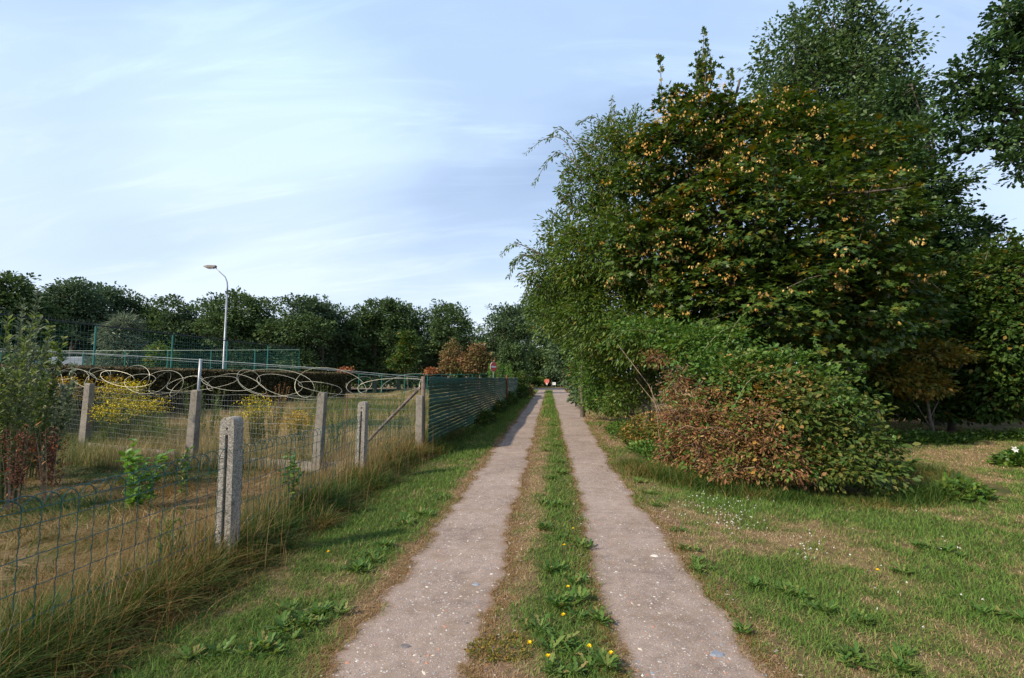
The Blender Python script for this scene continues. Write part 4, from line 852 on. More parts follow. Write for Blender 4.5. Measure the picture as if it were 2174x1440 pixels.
e = empty('mesh_fence', (B2[0], B2[1]+.1, -.3), 'thin welded wire mesh strung between the square concrete posts', 'fence')
mb = MB()
for i in range(4):
    L = math.dist(line[i], line[i+1]); nv = int(L/.085)
    for k in range(nv+1):
        x, y, zt = rear(i+min(k/nv, .9999)); mb.tube([(x, y+.10, -.28), (x+.01*math.sin(k*1.7), y+.10, zt-.12+.01*math.sin(k))], .0020, 3, False)
mb.build('upright_wires', m_gmesh, e); mb = MB()
for q in range(13):
    fr = q/12; pts = []
    for k in range(81):
        x, y, zt = rear(min(k/80*4, 3.999)); pts.append((x, y+.10, -.2+(zt-.1+.2)*fr+.012*math.sin(k*.7+q)))
    mb.tube(pts, .0032 if q in (7, 10, 12) else .002, 3, False)
mb.build('line_wires', m_gmesh, e)
# razor wire
e = empty('razor_wire', (B2[0], B2[1], 1.3), 'coils of pale razor wire looping along the top of the rear fence', 'razor wire')
def coil(ph, pitch, a, b, zc, name, sgn):
    mb = MB(); bq = []; Ltot = sum(math.dist(line[i], line[i+1]) for i in range(4)); cum = [0]
    for i in range(4): cum.append(cum[-1]+math.dist(line[i], line[i+1]))
    def at_len(l):
        l = max(0, min(l, Ltot-1e-4))
        for i in range(4):
            if l <= cum[i+1]: return rear(min(i+(l-cum[i])/(cum[i+1]-cum[i]), 3.9999)), i
    turns = Ltot/pitch; nseg = int(turns*30); pts = []
    for k in range(nseg+1):
        t = k/30*2*math.pi; lp = t/(2*math.pi); l = k/nseg*Ltot
        aa = a*(1+.34*math.sin(lp*2.1+ph)+.14*math.sin(lp*5.3)); bb = b*(1+.30*math.sin(lp*1.7+ph*2)+.18*math.sin(lp*4.1)); 
        l2 = l+sgn*aa*math.cos(t+ph)
        (x, y, zt), i = at_len(l2)
        zz_ = zt+zc+.06*math.sin(lp*1.3+ph)+bb*math.sin(t+ph)+.12*math.cos(t+ph)*math.sin(lp*.9)
        yo = .05+.20*math.sin(t+ph+1.2)
        pts.append((x, y+yo, zz_))
    mb.tube(pts, .0036, 4, False)
    for k in range(0, len(pts)-1, 1):
        p = Vector(pts[k]); d = (Vector(pts[k+1])-p).normalized(); u = d.cross(Vector((.2, .3, 1))).normalized()
        b0 = len(mb.v); mb.v += [tuple(p-d*.022+u*.016), tuple(p+d*.004), tuple(p+d*.022-u*.016), tuple(p-d*.004+u*.002)]; mb.f.append((b0, b0+1, b0+2, b0+3))
    me = bpy.data.meshes.new(name); me.from_pydata(mb.v, [], mb.f); link(name, me, m_galv, e)
coil(.3, .95, .56, .20, .14, 'coil', 1); coil(2.2, 1.3, .66, .23, .17, 'coil', -1)
mb = MB(); tp = []
for px, py, Y_ in ((-120, 735, B3[1]+3), (0, 741, B3[1]+1.5), (200, 751, B3[1]+.3), (422, 764, B2[1]), (680, 782, B1[1]+.3), (888, 801, B0[1]+.1)): tp.append(tuple(P3(px, py, Y_)[0]))
mb.tube(tp, .0055, 4, False); tp2 = [(x, y+.05, z-.02-.04*(i % 2)) for i, (x, y, z) in enumerate(tp)]; mb.tube(tp2, .0035, 4, False); mb.build('top_wire', m_blue, e)

# ------------------------------------------------------------------ green screen fence along the track
def screen_fence():
    e = empty('screen_fence', (-2.62, 10.2, 0), 'long green fence woven with screening strips running beside the track', 'fence')
    fx = lambda y: -2.60+.008*(y-10.2)+.03*math.sin(y*.9)
    y0, y1 = 10.22, 36.5
    def ht(y): return 1.60+.015*math.sin(y*1.3)
    ys = list(np.arange(y0, 22, .0225))+list(np.arange(22, y1, .09))
    V = []; Fc = []
    nr = 17
    for r_ in range(nr):
        b0 = len(V)
        for k, y in enumerate(ys):
            zc = (r_+.5)/nr*(ht(y)-.06)+.06+.006*math.sin(y*2.1+r_); hh = .039+.005*math.sin(y*7+r_*2.2); wv = .010*math.sin(y*2*math.pi/.09+(r_ % 2)*math.pi)
            x = fx(y)+wv; V += [(x, y, zc-hh), (x+.012, y, zc+hh)]
        for k in range(len(ys)-1): q = b0+2*k; Fc.append((q, q+2, q+3, q+1))
    o = np_mesh('strips', np.array(V), [np.array(Fc)], m_slat, e)
    md = o.modifiers.new('s', 'SOLIDIFY'); md.thickness = .0025
    mb = MB()
    for y in list(np.arange(y0, 16, .05))+list(np.arange(16, y1, .12)):
        pts = []
        for i in range(8): z = .02+(ht(y)-.02)*i/7; pts.append((fx(y)+.016*(1 if i % 2 else -1)+.008, y+.012*(1 if i % 2 else -1), z))
        mb.tube(pts, .0022, 3, False)
    mb.build('mesh_wires', m_pgreen, e)
    mb = MB(); mb.tube([(fx(y)+.012, y, ht(y)+.01+.006*math.sin(y*9)) for y in np.arange(y0, y1, .15)], .011, 5); mb.tube([(fx(y)-.02, y, .85) for y in np.arange(y0, y1, .5)], .004, 4); mb.build('top_wire', m_pgreen, e)
    for k, y in enumerate((12.6, 15.0, 18.0, 20.8, 23.6, 27.5, 30.6, 33.6, 36.4)):
        mb = MB(); x = fx(y)-.05; rr = y == 27.5
        if rr: x += .10
        mb.tube([(x, y, -.1), (x, y, 1.66+(.12 if rr else 0))], [.042 if not rr else .055]*2, 8); p = mb.build('post', m_rustst if rr else m_wood, e)
        if rr: p['label'] = 'rusty red-brown post'
screen_fence()
# last curving piece of fence beyond the overgrown gap
e = empty('screen_fence', (-2.3, 40, 0), 'short curved end of green fence beyond the overgrown gap', 'fence')
V = []; Fc = []; arc = [(-2.35+.0*t_, 39.2+t_) for t_ in np.linspace(0, 4, 8)]+[(-2.35-2.2*(1-math.cos(a_)), 43.2+2.2*math.sin(a_)) for a_ in np.linspace(.2, 1.57, 8)]
for r_ in range(17):
    b0 = len(V)
    for x, y in arc: zc = .08+r_*.095; V += [(x, y, zc-.038), (x, y, zc+.038)]
    for k in range(len(arc)-1): q = b0+2*k; Fc.append((q, q+2, q+3, q+1))
o = np_mesh('strips', np.array(V), [np.array(Fc)], m_slat, e); o.modifiers.new('s', 'SOLIDIFY').thickness = .003
for x, y in (arc[0], arc[5], arc[10], arc[15]):
    mb = MB(); mb.tube([(x+.06, y, -.1), (x+.06, y, 1.7)], .045, 8); mb.build('post', m_paintg, e)
make_tree('overgrown_bush', 'green bush growing over the gap in the screen fence', 'bush', (-2.3, 37.6, 0), [(np.array((-2.2, 37.4, .9)), np.array((.55, 1.0, .9))), (np.array((-2.3, 38.0, 1.6)), np.array((.4, .7, .5))), (np.array((-2.0, 36.2, .5)), np.array((.5, 1.3, .5)))], 'rhomb', .14, 380, 12, .25, m_hazel, trunk_r=.04, limbs=10, twigs=30, zmin=.03)
make_tree('low_bush', 'russet low bush at the bend by the fence end', 'bush', (-1.9, 42, 0), [(np.array((-1.95, 42, .5)), np.array((.5, 1.6, .55)))], 'rhomb', .14, 200, 12, .25, m_dryshrub, trunk_r=.04, limbs=10, twigs=20, zmin=.03)
for cy_, rr, hh, lb in ((17.5, 1.6, .40, 'low green growth at the foot of the screen fence, nearest patch'), (22.5, 2.2, .55, 'low green growth half way along the foot of the screen fence'), (29, 3., .75, 'tall green growth at the far foot of the screen fence')):
    low_patch('fence_undergrowth', lb, 'undergrowth', -2.33, cy_, .28, rr, hh, 300, 9, m_hazel, 'oval', .08 if cy_ < 25 else .11, group='green growth along the screen fence')
n = 9000; y = 10*(40/10)**rng.random(n); x = -2.38+rng.normal(size=n)*.16; h = .08+.24*rng.random(n)*vn(x, y, .8, 95)*1.6
long_grass('long_grass', x, y, h, h*(.3+.8*rng.random(n)), .008*(y/10)**.6, np.clip(.10+.35*rng.random(n), 0, 1), m_long, 'green grass growing along the foot of the screen fence')

# ------------------------------------------------------------------ hedge, court fences, lamp, truck, signs
def hedge():
    xh = -17.3; y0, y1 = 10.5, 38.5; hh = 1.93
    e = empty('clipped_hedge', (xh, 24, -.3), 'long clipped brown-green hedge at the back of the field', 'hedge')
    mb = MB(); mb.box(xh-.42, xh+.38, y0+.1, y1-.1, -.3, hh-.10); mb.build('woody_core', m_bark, e)
    n = 42000; y = rng.uniform(y0, y1, n); f = rng.random(n); z = np.where(f < .75, -.25+(hh+.2)*rng.random(n), hh+.03*rng.normal(size=n)); x = np.where(f < .75, xh+.46+.05*rng.normal(size=n), xh+rng.uniform(-.45, .48, n))
    z = z+.05*(vn(y, z*0, 1.2, 5)-.5); P = np.stack([x, y, z], 1); D = rdir(n)+np.array((.5, 0, .5)); leaves('foliage', P, D, rdir(n), .13*(.6+.8*rng.random(n)), 'rhomb', m_hedge, e)
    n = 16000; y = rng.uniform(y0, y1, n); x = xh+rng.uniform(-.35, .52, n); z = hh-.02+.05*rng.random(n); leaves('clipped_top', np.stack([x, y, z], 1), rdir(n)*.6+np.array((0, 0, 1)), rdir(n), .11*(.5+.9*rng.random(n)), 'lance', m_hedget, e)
    n = 2500; x = rng.uniform(xh-.4, xh+.4, n); z = rng.uniform(-.2, hh, n); P = np.stack([x, np.full(n, y1), z], 1); leaves('foliage', P, rdir(n)+np.array((0, .6, .3)), rdir(n), .13, 'rhomb', m_hedge, e)
hedge()
def court_fence(name, label, p0, p1, h, npost, netting, group, meshsp=.16):
    e = empty(name, (p0[0], p0[1], -.3), label, 'fence', group); L = math.dist(p0, p1)
    for k in range(npost+1):
        f = k/npost; x, y = p0[0]+(p1[0]-p0[0])*f, p0[1]+(p1[1]-p0[1])*f; mb = MB(); mb.tube([(x, y, -.35), (x, y, h)], .038, 8); mb.build('post', m_pgreen, e)
    mb = MB(); mb.tube([(*p0, h), (*p1, h)], .03 if netting else .016, 6); mb.build('top_rail', m_pgreen if not netting else m_net, e)
    mb = MB(); nv = int(L/meshsp)
    for k in range(nv):
        f = k/nv; x, y = p0[0]+(p1[0]-p0[0])*f, p0[1]+(p1[1]-p0[1])*f; f2 = min(1, f+1.2/L); x2, y2 = p0[0]+(p1[0]-p0[0])*f2, p0[1]+(p1[1]-p0[1])*f2
        mb.tube([(x, y, -.2), (x, y, h)], .0032, 3, False)
    for q in range(int(h/.16)): mb.tube([(*p0, -.1+q*.16), (*p1, -.1+q*.16)], .0032, 3, False)
    mb.build('wire_mesh', m_pgreen, e)
    if netting:
        mb = MB(); nv = int(L/.13)
        for k in range(nv): f = k/nv; x, y = p0[0]+(p1[0]-p0[0])*f, p0[1]+(p1[1]-p0[1])*f; mb.tube([(x, y, h), (x+random.uniform(-.05, .05), y+random.uniform(-.05, .05), h+.12+.08*random.random())], .008, 3, False)
        mb.build('spikes', m_net, e)
court_fence('court_fence', 'tall green court fence with a dark spiked top edge, behind the hedge', (-18.4, 34), (-18.4, 10), 3.75, 6, True, 'green fences round the court')
court_fence('court_fence', 'far tall green court fence running level to the left', (-18.4, 34), (-46, 34), 3.7, 8, False, 'green fences round the court')
court_fence('field_fence', 'lower green fence across the far end of the field', (-17.5, 43), (-3.0, 45), 1.95, 7, False, None, .12)

def lamp():
    y = 26.2; x = float(P3(474, 785, y)[0][0]); z0 = -.3; e = empty('lamp_post', (x, y, z0), 'tall grey lamp post with a bent arm standing behind the hedge', 'lamp')
    a1_ = P3(487, 604, y); b1_ = P3(483, 588, y); c1_ = P3(459, 565, y); top = P3(487, 625, y)[0]
    mb = MB(); mb.tube([(x, y, z0-.2), (x, y, z0+1.2), (x, y, z0+1.25), (x, y, top[2])], [.085, .08, .065, .045], 12); mb.build('pole', m_paintg, e, smooth=True)
    dx = x-top[0]; P_ = [(top[0]+dx, y, top[2])]
    for px, py in ((488, 608), (487, 598), (483, 588), (472, 578), (460, 566)): q = P3(px, py, y)[0]; P_.append((q[0]+dx+(.0), y, q[2]))
    P_[0] = (x, y, top[2]); mb = MB(); mb.tube(P_, [.044, .04, .036, .033, .03, .028], 10); mb.build('arm', m_paintg, e, smooth=True)
    hx, _, hz0 = P_[-1]; mb = MB()
    mb.v = [(hx+.10, y-.10, hz0-.05), (hx+.10, y+.10, hz0-.05), (hx+.10, y+.08, hz0+.06), (hx+.10, y-.08, hz0+.06), (hx-.42, y-.16, hz0-.10), (hx-.42, y+.16, hz0-.10), (hx-.36, y+.12, hz0+.07), (hx-.36, y-.12, hz0+.07), (hx-.62, y-.10, hz0-.02), (hx-.62, y+.10, hz0-.02), (hx-.60, y+.08, hz0+.04), (hx-.60, y-.08, hz0+.04)]
    mb.f = [(0, 1, 2, 3), (0, 4, 5, 1), (1, 5, 6, 2), (2, 6, 7, 3), (3, 7, 4, 0), (4, 8, 9, 5), (5, 9, 10, 6), (6, 10, 11, 7), (7, 11, 8, 4), (8, 11, 10, 9)]
    mb.build('lamp_head', m_dgrey, e)
    mb = MB(); mb.box(hx-.38, hx-.02, y-.09, y+.09, hz0-.125, hz0-.085); mb.build('lamp_glass', m_wht, e)
lamp()
def truck():
    Y_ = 38.0; xr = at(205, Y_); xl = at(97, Y_); z0 = -.3; top = hz_(759, xr, Y_)
    e = empty('box_truck', ((xl+xr)/2, Y_, z0), 'silver and dark blue box truck mostly hidden behind the left hedge', 'truck'); xc = xl+1.5
    mb = MB(); mb.box(xc+.08, xr, Y_-1.1, Y_+1.1, z0+.9, top); mb.build('cargo_box', m_silver, e, bevel=.03)
    mb = MB(); mb.prism([(xl-.3, z0+.6), (xc, z0+.6), (xc, top-.15), (xl+.25, top-.15), (xl-.15, z0+1.7)], 'y', Y_-1.0, Y_+1.0); mb.build('cab', m_navy, e, bevel=.04)
    mb = MB(); mb.prism([(xl+.1, z0+1.6), (xl+1.1, z0+1.6), (xl+1.1, z0+2.3), (xl+.35, z0+2.3)], 'y', Y_-1.012, Y_-1.003); mb.build('side_window', m_glass, e)
    mb = MB(); mb.box(xl-.2, xr-.1, Y_-.9, Y_+.9, z0+.55, z0+.88); mb.build('chassis', m_tyre, e)
    for x in (xl+.5, xr-1.1):
        for s in (-1, 1):
            mb = MB(); mb.tube([(x, Y_+s*.75, z0+.45), (x, Y_+s*1.02, z0+.45)], .45, 20); mb.build('wheel', m_tyre, e)
truck()
def disc(name, c, r, th, nrm, mat, parent, n=32, off=0):
    mb = MB(); d = Vector(nrm).normalized(); c = Vector(c)+d*off; mb.tube([c-d*th/2, c+d*th/2], r, n); return mb.build(name, mat, parent)
Y_ = 38.3; x = at(1048, Y_); zc = hz_(779, x, Y_); e = empty('no_entry_sign', (x, Y_, gzf(x, Y_)), 'round red no entry sign with a white bar above the screen fence', 'sign'); nr = (-.86, -.5, 0)
nr = (.80, -.60, 0)
mb = MB(); mb.tube([(x-.03*nr[0], Y_+.05, -.1), (x-.03*nr[0], Y_+.05, zc+.3)], .03, 8); mb.build('pole', m_paintg, e)
disc('rim', (x, Y_, zc), .392, .02, nr, m_wht, e); disc('face', (x, Y_, zc), .385, .02, nr, m_red, e, off=.004)
mb = MB(); d = Vector(nr); u = Vector((-d.y, d.x, 0)); cc = Vector((x, Y_, zc))+d*.0155
mb.v = [tuple(cc+u*a_+Vector((0, 0, b_))+d*q) for q in (0, .004) for a_, b_ in ((-.28, -.055), (.28, -.055), (.28, .055), (-.28, .055))]
mb.f = [(0, 1, 2, 3), (4, 5, 6, 7), (0, 1, 5, 4), (1, 2, 6, 5), (2, 3, 7, 6), (3, 0, 4, 7)]; mb.build('bar', m_wht, e)
Y_ = 79.; x = at(1160.5, Y_); z0 = gzf(x, Y_); e = empty('road_sign', (x, Y_, z0), 'small faded red sign with a white point low at the road end', 'sign')
mb = MB(); mb.tube([(x, Y_+.03, -.1), (x, Y_+.03, .9)], .03, 6); mb.build('post', m_tyre, e)
mb = MB(); mb.prism([(x-.42, 1.10), (x-.36, 1.42), (x, 1.48), (x+.36, 1.42), (x+.42, 1.10), (x+.16, .62), (x-.16, .62)], 'y', Y_-.01, Y_+.01); mb.build('face', m_redf, e)
mb = MB(); mb.prism([(x+.0, .95), (x+.12, .62), (x+.03, .45), (x-.08, .62)], 'y', Y_-.02, Y_-.013); mb.build('pointer', m_wht, e)
Y_ = 78.6; x = at(1176, Y_); e = empty('sign_board', (x, Y_, gzf(x, Y_)), 'small white rectangular board standing low at the road end', 'sign')
zc = .72; mb = MB(); mb.box(x-.27, x+.27, Y_-.012, Y_+.012, zc-.22, zc+.22); mb.build('board', m_wht, e)
for s in (-.2, .2):
    mb = MB(); mb.tube([(x+s, Y_+.03, -.1), (x+s, Y_+.03, zc+.15)], .02, 6); mb.build('leg', m_paintg, e)
mb = MB(); 
for k in range(2): mb.box(x-.17, x+.15-.08*k, Y_-.018, Y_-.0125, zc+.04-.10*k, zc+.075-.10*k)
mb.build('dark_lines', m_paintg, e)

# ------------------------------------------------------------------ weeds and plants of the field side
def stem_plant(name, label, cat, x, y, h, nst, spread, leafn, lsize, lmat, kind='oval', group=None, smat=None, up=.5, head=None, headmat=None, headn=0, hs=.05, tip=.0, lean=.0, hspread=.12):
    z0 = gzf(x, y); e = empty(name, (x, y, z0), label, cat, group); mb = MB(); PP = []; DD = []; HP = []
    for q in range(nst):
        a_ = random.random()*6.28; r = spread*math.sqrt(random.random()); hh = h*random.uniform(.65, 1.); bx, by = x+math.cos(a_)*r*.35, y+math.sin(a_)*r*.35; tx, ty2 = x+math.cos(a_)*r+lean, y+math.sin(a_)*r
        pts = [Vector((bx+(tx-bx)*t**1.4, by+(ty2-by)*t**1.4, z0-.02+hh*t)) for t in (0, .25, .5, .75, 1)]
        mb.tube(pts, [.008*(.4+h*.5)*(1-.7*i/4) for i in range(5)], 4, False)
        for k in range(leafn):
            t = (.08+.92*random.random()); i = min(int(t*4), 3); p = pts[i].lerp(pts[i+1], t*4-i); PP.append(tuple(p)); b_ = random.random()*6.28; DD.append((math.cos(b_), math.sin(b_), up))
        if headn:
            for k in range(headn): tp_ = pts[-1]; HP.append((tp_.x+random.gauss(0, hspread), tp_.y+random.gauss(0, hspread), tp_.z+random.gauss(0, hspread*.4)-.02))
    mb.build('stems', smat or m_stem, e); PP = np.array(PP); DD = np.array(DD)+rdir(len(PP))*.35
    leaves('leaves', PP, DD, rdir(len(PP))*.5+np.array((0, 0, 1)), lsize*(.55+.7*rng.random(len(PP))), kind, lmat, e)
    if headn: HP = np.array(HP); n_ = len(HP); leaves('flowers', HP, rdir(n_), rdir(n_)*.5+np.array((0, 0, 1)), hs*(.6+.8*rng.random(n_)), 'rhomb', headmat, e)
    return e
def fld(px, py, z=-.3): return gp(px, py, z)
# young willows at the left edge
for k, (px, Y_, tp, ns, lb) in enumerate(((20, 7.6, 640, 12, 'leafy willow sapling at the left edge with the tallest shoots'), (75, 8.4, 690, 11, 'leafy willow sapling second from the left edge'), (-25, 6.6, 700, 9, 'leafy willow sapling cut by the left edge'), (110, 9.0, 780, 9, 'shorter willow sapling left of the dark post'), (45, 6.9, 800, 9, 'bushy low willow sapling among the dock stems'))):
    x = at(px, Y_); h = hz_(tp, x, Y_)+.3; stem_plant('willow_sapling', lb, 'sapling', x, Y_, h*1.12, ns+3, .5, 110, .115, m_sap if k % 3 else m_grey, 'lance2' if k % 2 == 0 else 'oval', 'willow saplings at the left edge', up=.8)
for px, Y_, tp, lb in ((55, 6.3, 890, 'dark red dried dock stems, left bunch'), (130, 6.6, 895, 'dark red dried dock stems, right bunch')):
    x = at(px, Y_); h = hz_(tp, x, Y_)+.3; e = stem_plant('dock_plant', lb, 'plant', x, Y_, h, 9, .28, 6, .1, m_rust, 'lance', 'dried dock plants', smat=m_twig, up=1.)
    PP = []; 
    for q in range(8):
        a_ = random.random()*6.28; r = .32*random.random()
        for k in range(110): t = .35+.65*random.random(); PP.append((x+math.cos(a_)*r*t+random.gauss(0, .018), Y_+math.sin(a_)*r*t+random.gauss(0, .018), -.3+h*t*(.8+.02*q)))
    PP = np.array(PP); leaves('seed_spikes', PP, rdir(len(PP)), rdir(len(PP)), .03, 'rhomb', m_dock, e)
stem_plant('balsam_poplar_sapling', 'light green broad-leaved sapling in the plot behind the low fence', 'sapling', *fld(290, 1075, -.25), 1.0, 10, .42, 34, .125, m_fresh, 'oval', up=.5)
stem_plant('leafy_sapling', 'slim sapling with pointed leaves left of the pipe-topped post', 'sapling', *fld(392, 1050, -.28), .85, 4, .12, 30, .085, m_weed, 'oval', up=.8)
stem_plant('birch_sapling', 'small dark-leaved sapling growing through the low fence beyond the nearest post', 'sapling', -2.93, 5.35, .88, 7, .24, 26, .085, m_ivy, 'oval', up=.3)
stem_plant('thistle_plant', 'upright thin green weed just left of the nearest concrete post', 'weed', -3.05, 3.75, .62, 9, .16, 30, .07, m_weed, 'lance', up=1.2)
stem_plant('yellow_weed', 'weed with yellow-green leaves right of the second slotted post', 'weed', -2.80, 8.3, .75, 8, .3, 26, .06, m_yelg, 'lance', up=.8)
RG = [(265, 12.8, 805, .55, 12, 'bright yellow ragwort clump, the largest, behind the rear fence'), (330, 12.5, 838, .4, 7, 'yellow ragwort clump right of the largest one'), (195, 14.3, 799, 1.1, 14, 'orange-yellow ragwort bank before the left part of the hedge'),
      (110, 13.6, 800, 1.0, 14, 'orange-yellow ragwort bank at the far left'), (550, 11.2, 838, .25, 7, 'small yellow ragwort between the two rear posts'), (640, 11.0, 872, .28, 7, 'fading ragwort beside the leaning post'), (250, 12.0, 850, .5, 8, 'yellow ragwort low in front of the largest clump')]
for px, Y_, tp, sp_, ns, lb in RG:
    x = at(px, Y_); h = hz_(tp, x, Y_)+.3; stem_plant('ragwort_plant', lb, 'plant', x, Y_, h, ns*4, sp_, 26, .08, m_weed, 'lance', 'ragwort plants in the field', up=.8, headmat=m_rag if px not in (640, 110, 195) else m_rag2, headn=30, hs=.038, hspread=.13)
WD = [(500, 11.3, 850, 'dense green weed clump left of the small ragwort'), (580, 11.4, 842, 'dense green weed clump right of the small ragwort'), (650, 13, 828, 'tall blue-green weed clump behind the leaning post'), (450, 14, 812, 'tall green weeds right of the pipe-topped post'), (780, 14, 818, 'green weed clump left of the brace pole'), (592, 17, 808, 'pinkish faded weed clump before the hedge')]
WD += [(340, 11.8, 870, 'green weed clump behind the mesh right of the largest ragwort'), (720, 11, 850, 'green weeds right of the leaning post'), (840, 12.5, 820, 'green weed clump behind the brace pole'), (130, 12.5, 840, 'green weeds left of the dark post'), (410, 18, 806, 'weed tuft before the hedge under the pipe'), (690, 20, 806, 'tall weed tuft at the right end of the hedge'), (300, 15.5, 806, 'weed tuft before the hedge above the ragwort')]
for px, Y_, tp, lb in WD:
    x = at(px, Y_); h = hz_(tp, x, Y_)+.3; stem_plant('tall_weed', lb, 'weed', x, Y_, h, 18, .45, 34, .085, m_weed if 'pink' not in lb else m_rust, 'lance', 'tall weeds in the field', up=1.1)
mb = MB(); x = at(738, 10.4); e = empty('iron_rod', (x, 10.4, -.3), 'thin rusty rod standing left of the brace pole', 'rod'); mb.tube([(0, 0, -.1), (.01, 0, 1.55)], .012, 6); mb.build('rod', m_rustst, e, world=False)

# rosettes and clumps on the verges
def rosette(name, label, cat, x, y, r, group, kind, mat=None):
    z0 = gzf(x, y); e = empty(name, (x, y, z0), label, cat, group); PP = []; DD = []; NN = []; SS = []
    for q in range(int(3+r*30)):
        a0 = random.random()*6.28; d0 = r*.75*math.sqrt(random.random()); cx_, cy_ = x+math.cos(a0)*d0, y+math.sin(a0)*d0*.8; n = random.randint(9, 15); s_ = random.uniform(.035, .10)
        for k in range(n):
            th = random.random()*6.28; el = random.uniform(.15, 1.1); PP.append((cx_+math.cos(th)*.008, cy_+math.sin(th)*.008, z0+.006+random.random()*.012)); DD.append((math.cos(th), math.sin(th), el)); NN.append((-math.cos(th)*el, -math.sin(th)*el, 1)); SS.append(s_*random.uniform(.6, 1.15))
    leaves('leaves', np.array(PP), np.array(DD), np.array(NN)+rdir(len(PP))*.3, np.array(SS), kind, mat or m_weed, e); return e
RO = [
 ('left verge', [(850, 1112, .18), (785, 1185, .22), (760, 1210, .18), (820, 1165, .12), (670, 1320, .20), (620, 1345, .18), (700, 1310, .13), (560, 1385, .13), (905, 1095, .12), (940, 1060, .12), (430, 1400, .14), (610, 1300, .10)]),
 ('centre strip', [(1200, 1150, .13), (1235, 1165, .11), (1190, 1225, .14), (1150, 1130, .10), (1225, 1245, .10), (1210, 1290, .12), (1250, 1325, .14), (1180, 1300, .08), (1200, 1385, .14), (1260, 1420, .14), (1130, 1350, .09), (1190, 1430, .14), (1165, 1020, .13), (1190, 1010, .12), (1190, 985, .12), (1150, 1075, .10), (1180, 950, .13), (1170, 905, .15), (1185, 1080, .12), (1160, 960, .12)]),
 ('right lawn', [(1460, 1170, .12), (1500, 1215, .13), (1480, 1195, .10), (1565, 1340, .12), (1360, 1025, .12), (1375, 1050, .12), (1400, 1075, .13), (1345, 1010, .11), (1700, 1270, .11), (1740, 1300, .11), (1830, 1320, .12), (1820, 1410, .12), (1905, 1420, .11), (1790, 1395, .10), (2100, 1295, .11), (2150, 1310, .12), (1910, 1380, .09), (1660, 1255, .10), (1600, 1245, .10), (1440, 1130, .10), (2030, 1175, .14), (1905, 1205, .13), (1960, 1160, .11)])]
ORD = 'nearest second third fourth fifth sixth seventh eighth ninth tenth eleventh twelfth thirteenth fourteenth fifteenth sixteenth seventeenth eighteenth nineteenth twentieth'.split()+['twenty-first', 'twenty-second', 'twenty-third', 'twenty-fourth']
for where, L in RO:
    L = sorted(L, key=lambda q: -q[1])
    for k, (px, py, r) in enumerate(L):
        x, y = gp(px, py); sz_ = 'large ragged' if r > .15 else 'broad' if r > .12 else 'small'
        lb = f'{sz_} green leafy weed on the {where}, '+('nearest the camera' if k == 0 else f'{ORD[k]} nearest the camera' if k < len(L)-1 else 'farthest from the camera')
        nm = 'dandelion_plant' if (where != 'right lawn' or k % 2) else 'plantain_plant'
        rosette(nm, lb, 'weed', x, y, r, 'leafy weeds on the '+where, 'jagged' if nm[0] == 'd' else 'lance')
def dandelion(px, py, h, label):
    x, y = gp(px, py); z0 = gzf(x, y); e = empty('dandelion_flower', (x, y, z0), label, 'flower', 'yellow dandelion flowers'); mb = MB(); mb.tube([(0, 0, 0), (.004, .003, h)], .0018, 4); mb.build('stalk', m_stem, e, world=False)
    n = 34; th = rng.random(n)*6.28; el = rng.random(n)*1.1; P = np.tile([[.004, .003, h]], (n, 1)); D = np.stack([np.cos(th), np.sin(th), el], 1); leaves('petals', P, D, np.tile([[0, 0, 1.]], (n, 1))+rdir(n)*.2, .015, 'oval', m_dand, e, world=False)
for px, py, lb in ((1162, 1432, 'largest yellow dandelion flower at the bottom of the centre strip'), (1123, 1402, 'yellow dandelion flower left of the largest one'), (1195, 1338, 'yellow dandelion flower above the largest one'), (1205, 1275, 'yellow dandelion flower higher on the centre strip'), (695, 1190, 'lone yellow dandelion flower on the left verge'), (1250, 1408, 'yellow dandelion flower right of the largest one'),
                   (1216, 1142, 'small yellow dandelion flower where the centre strip narrows'), (1197, 1180, 'yellow dandelion flower in brown grass on the centre strip'), (1863, 1215, 'small yellow flower on the right lawn'), (1296, 1418, 'yellow dandelion flower at the right edge of the centre strip')):
    dandelion(px, py, .07, lb)
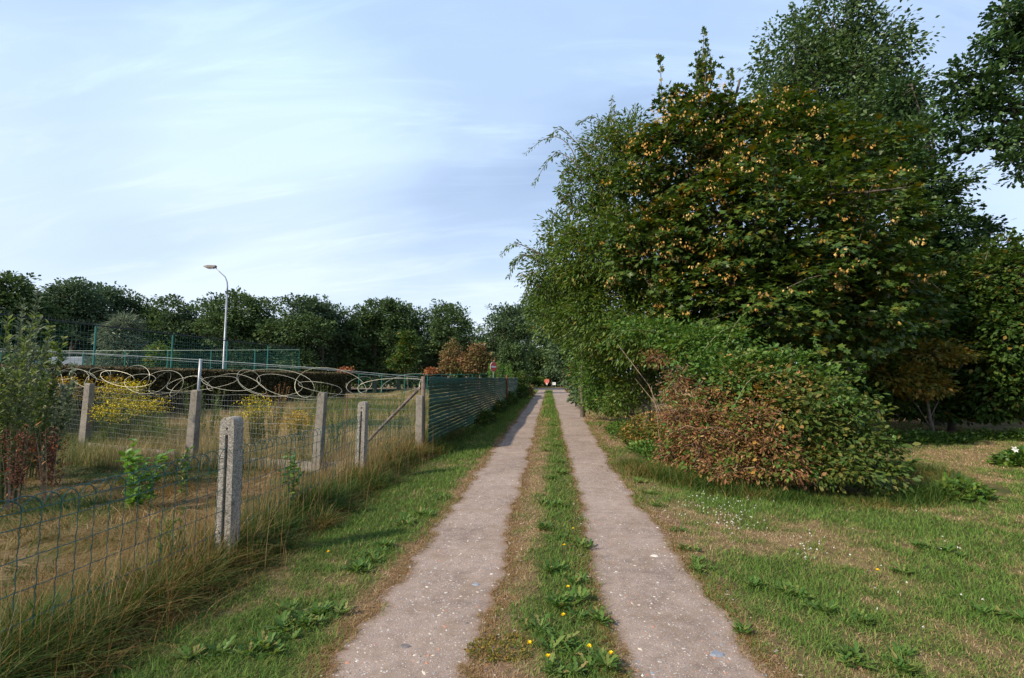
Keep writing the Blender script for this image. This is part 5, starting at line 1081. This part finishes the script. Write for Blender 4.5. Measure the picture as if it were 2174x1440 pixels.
# clover flowers on the lawn
cp = []
for (a_, b_, s1, s2, n) in ((1500, 1080, 90, 30, 60), (1560, 1115, 50, 25, 40), (1720, 1160, 50, 30, 26), (1560, 1070, 150, 25, 30), (2020, 1170, 40, 20, 5), (1900, 1200, 200, 90, 12)):
    for k in range(n): cp.append(gp(a_+random.gauss(0, s1*.5), b_+random.gauss(0, s2*.6)))
cp = np.array([(x, y) for x, y in cp if x > 1.3 and y < 9]); n = len(cp); per = 8; q = np.repeat(cp, per, 0); P = np.stack([q[:, 0], q[:, 1], gz(q[:, 0], q[:, 1])+.055], 1)
o = leaves('clover_flowers', P, rdir(n*per), rdir(n*per), .009, 'oval', m_white); tag(o, 'scattered small white clover flowers on the green part of the lawn', 'flowers', kind='stuff')
# brown clover patch on the strip, dead leaves and twigs
low_patch('trefoil_patch', 'brownish small-leaved trefoil patch at the left of the centre strip', 'plant', *gp(1062, 1385), .20, .14, .05, 130, 10, m_yelg, 'oval', .014)
for k, (px, py, s, lb) in enumerate(((1523, 1392, .045, 'flat bluish grey stone near the lower right of the track'), (1128, 1255, .03, 'small red brick chip in the left wheel track'), (860, 1375, .035, 'dark flat stone low in the left wheel track'), (1390, 1182, .035, 'pale stone by the small weed in the right wheel track'), (1010, 1243, .028, 'blue-grey stone in the left wheel track'))):
    x, y = gp(px, py); mb = MB(); n_ = 9; pr = [(s*(.8+.4*random.random())*math.cos(i*6.283/n_), s*.7*(.8+.4*random.random())*math.sin(i*6.283/n_)) for i in range(n_)]
    mb.v = [(a_, b_, 0) for a_, b_ in pr]+[(a_*.75, b_*.75, s*.22) for a_, b_ in pr]; mb.f = [tuple(range(n_, 2*n_))]+[(i, (i+1) % n_, n_+(i+1) % n_, n_+i) for i in range(n_)]
    mc = solid('stone', *[((.15, .17, .21), (.20, .22, .26)), ((.34, .14, .09), (.42, .2, .13)), ((.10, .09, .09), (.15, .13, .13)), ((.42, .39, .35), (.5, .47, .43)), ((.16, .19, .24), (.22, .25, .3))][k], .8, 20, .2)
    o = mb.build('stone', mc); o.location = (x, y, .006); tag(o, lb, 'stone', 'larger stones in the track')
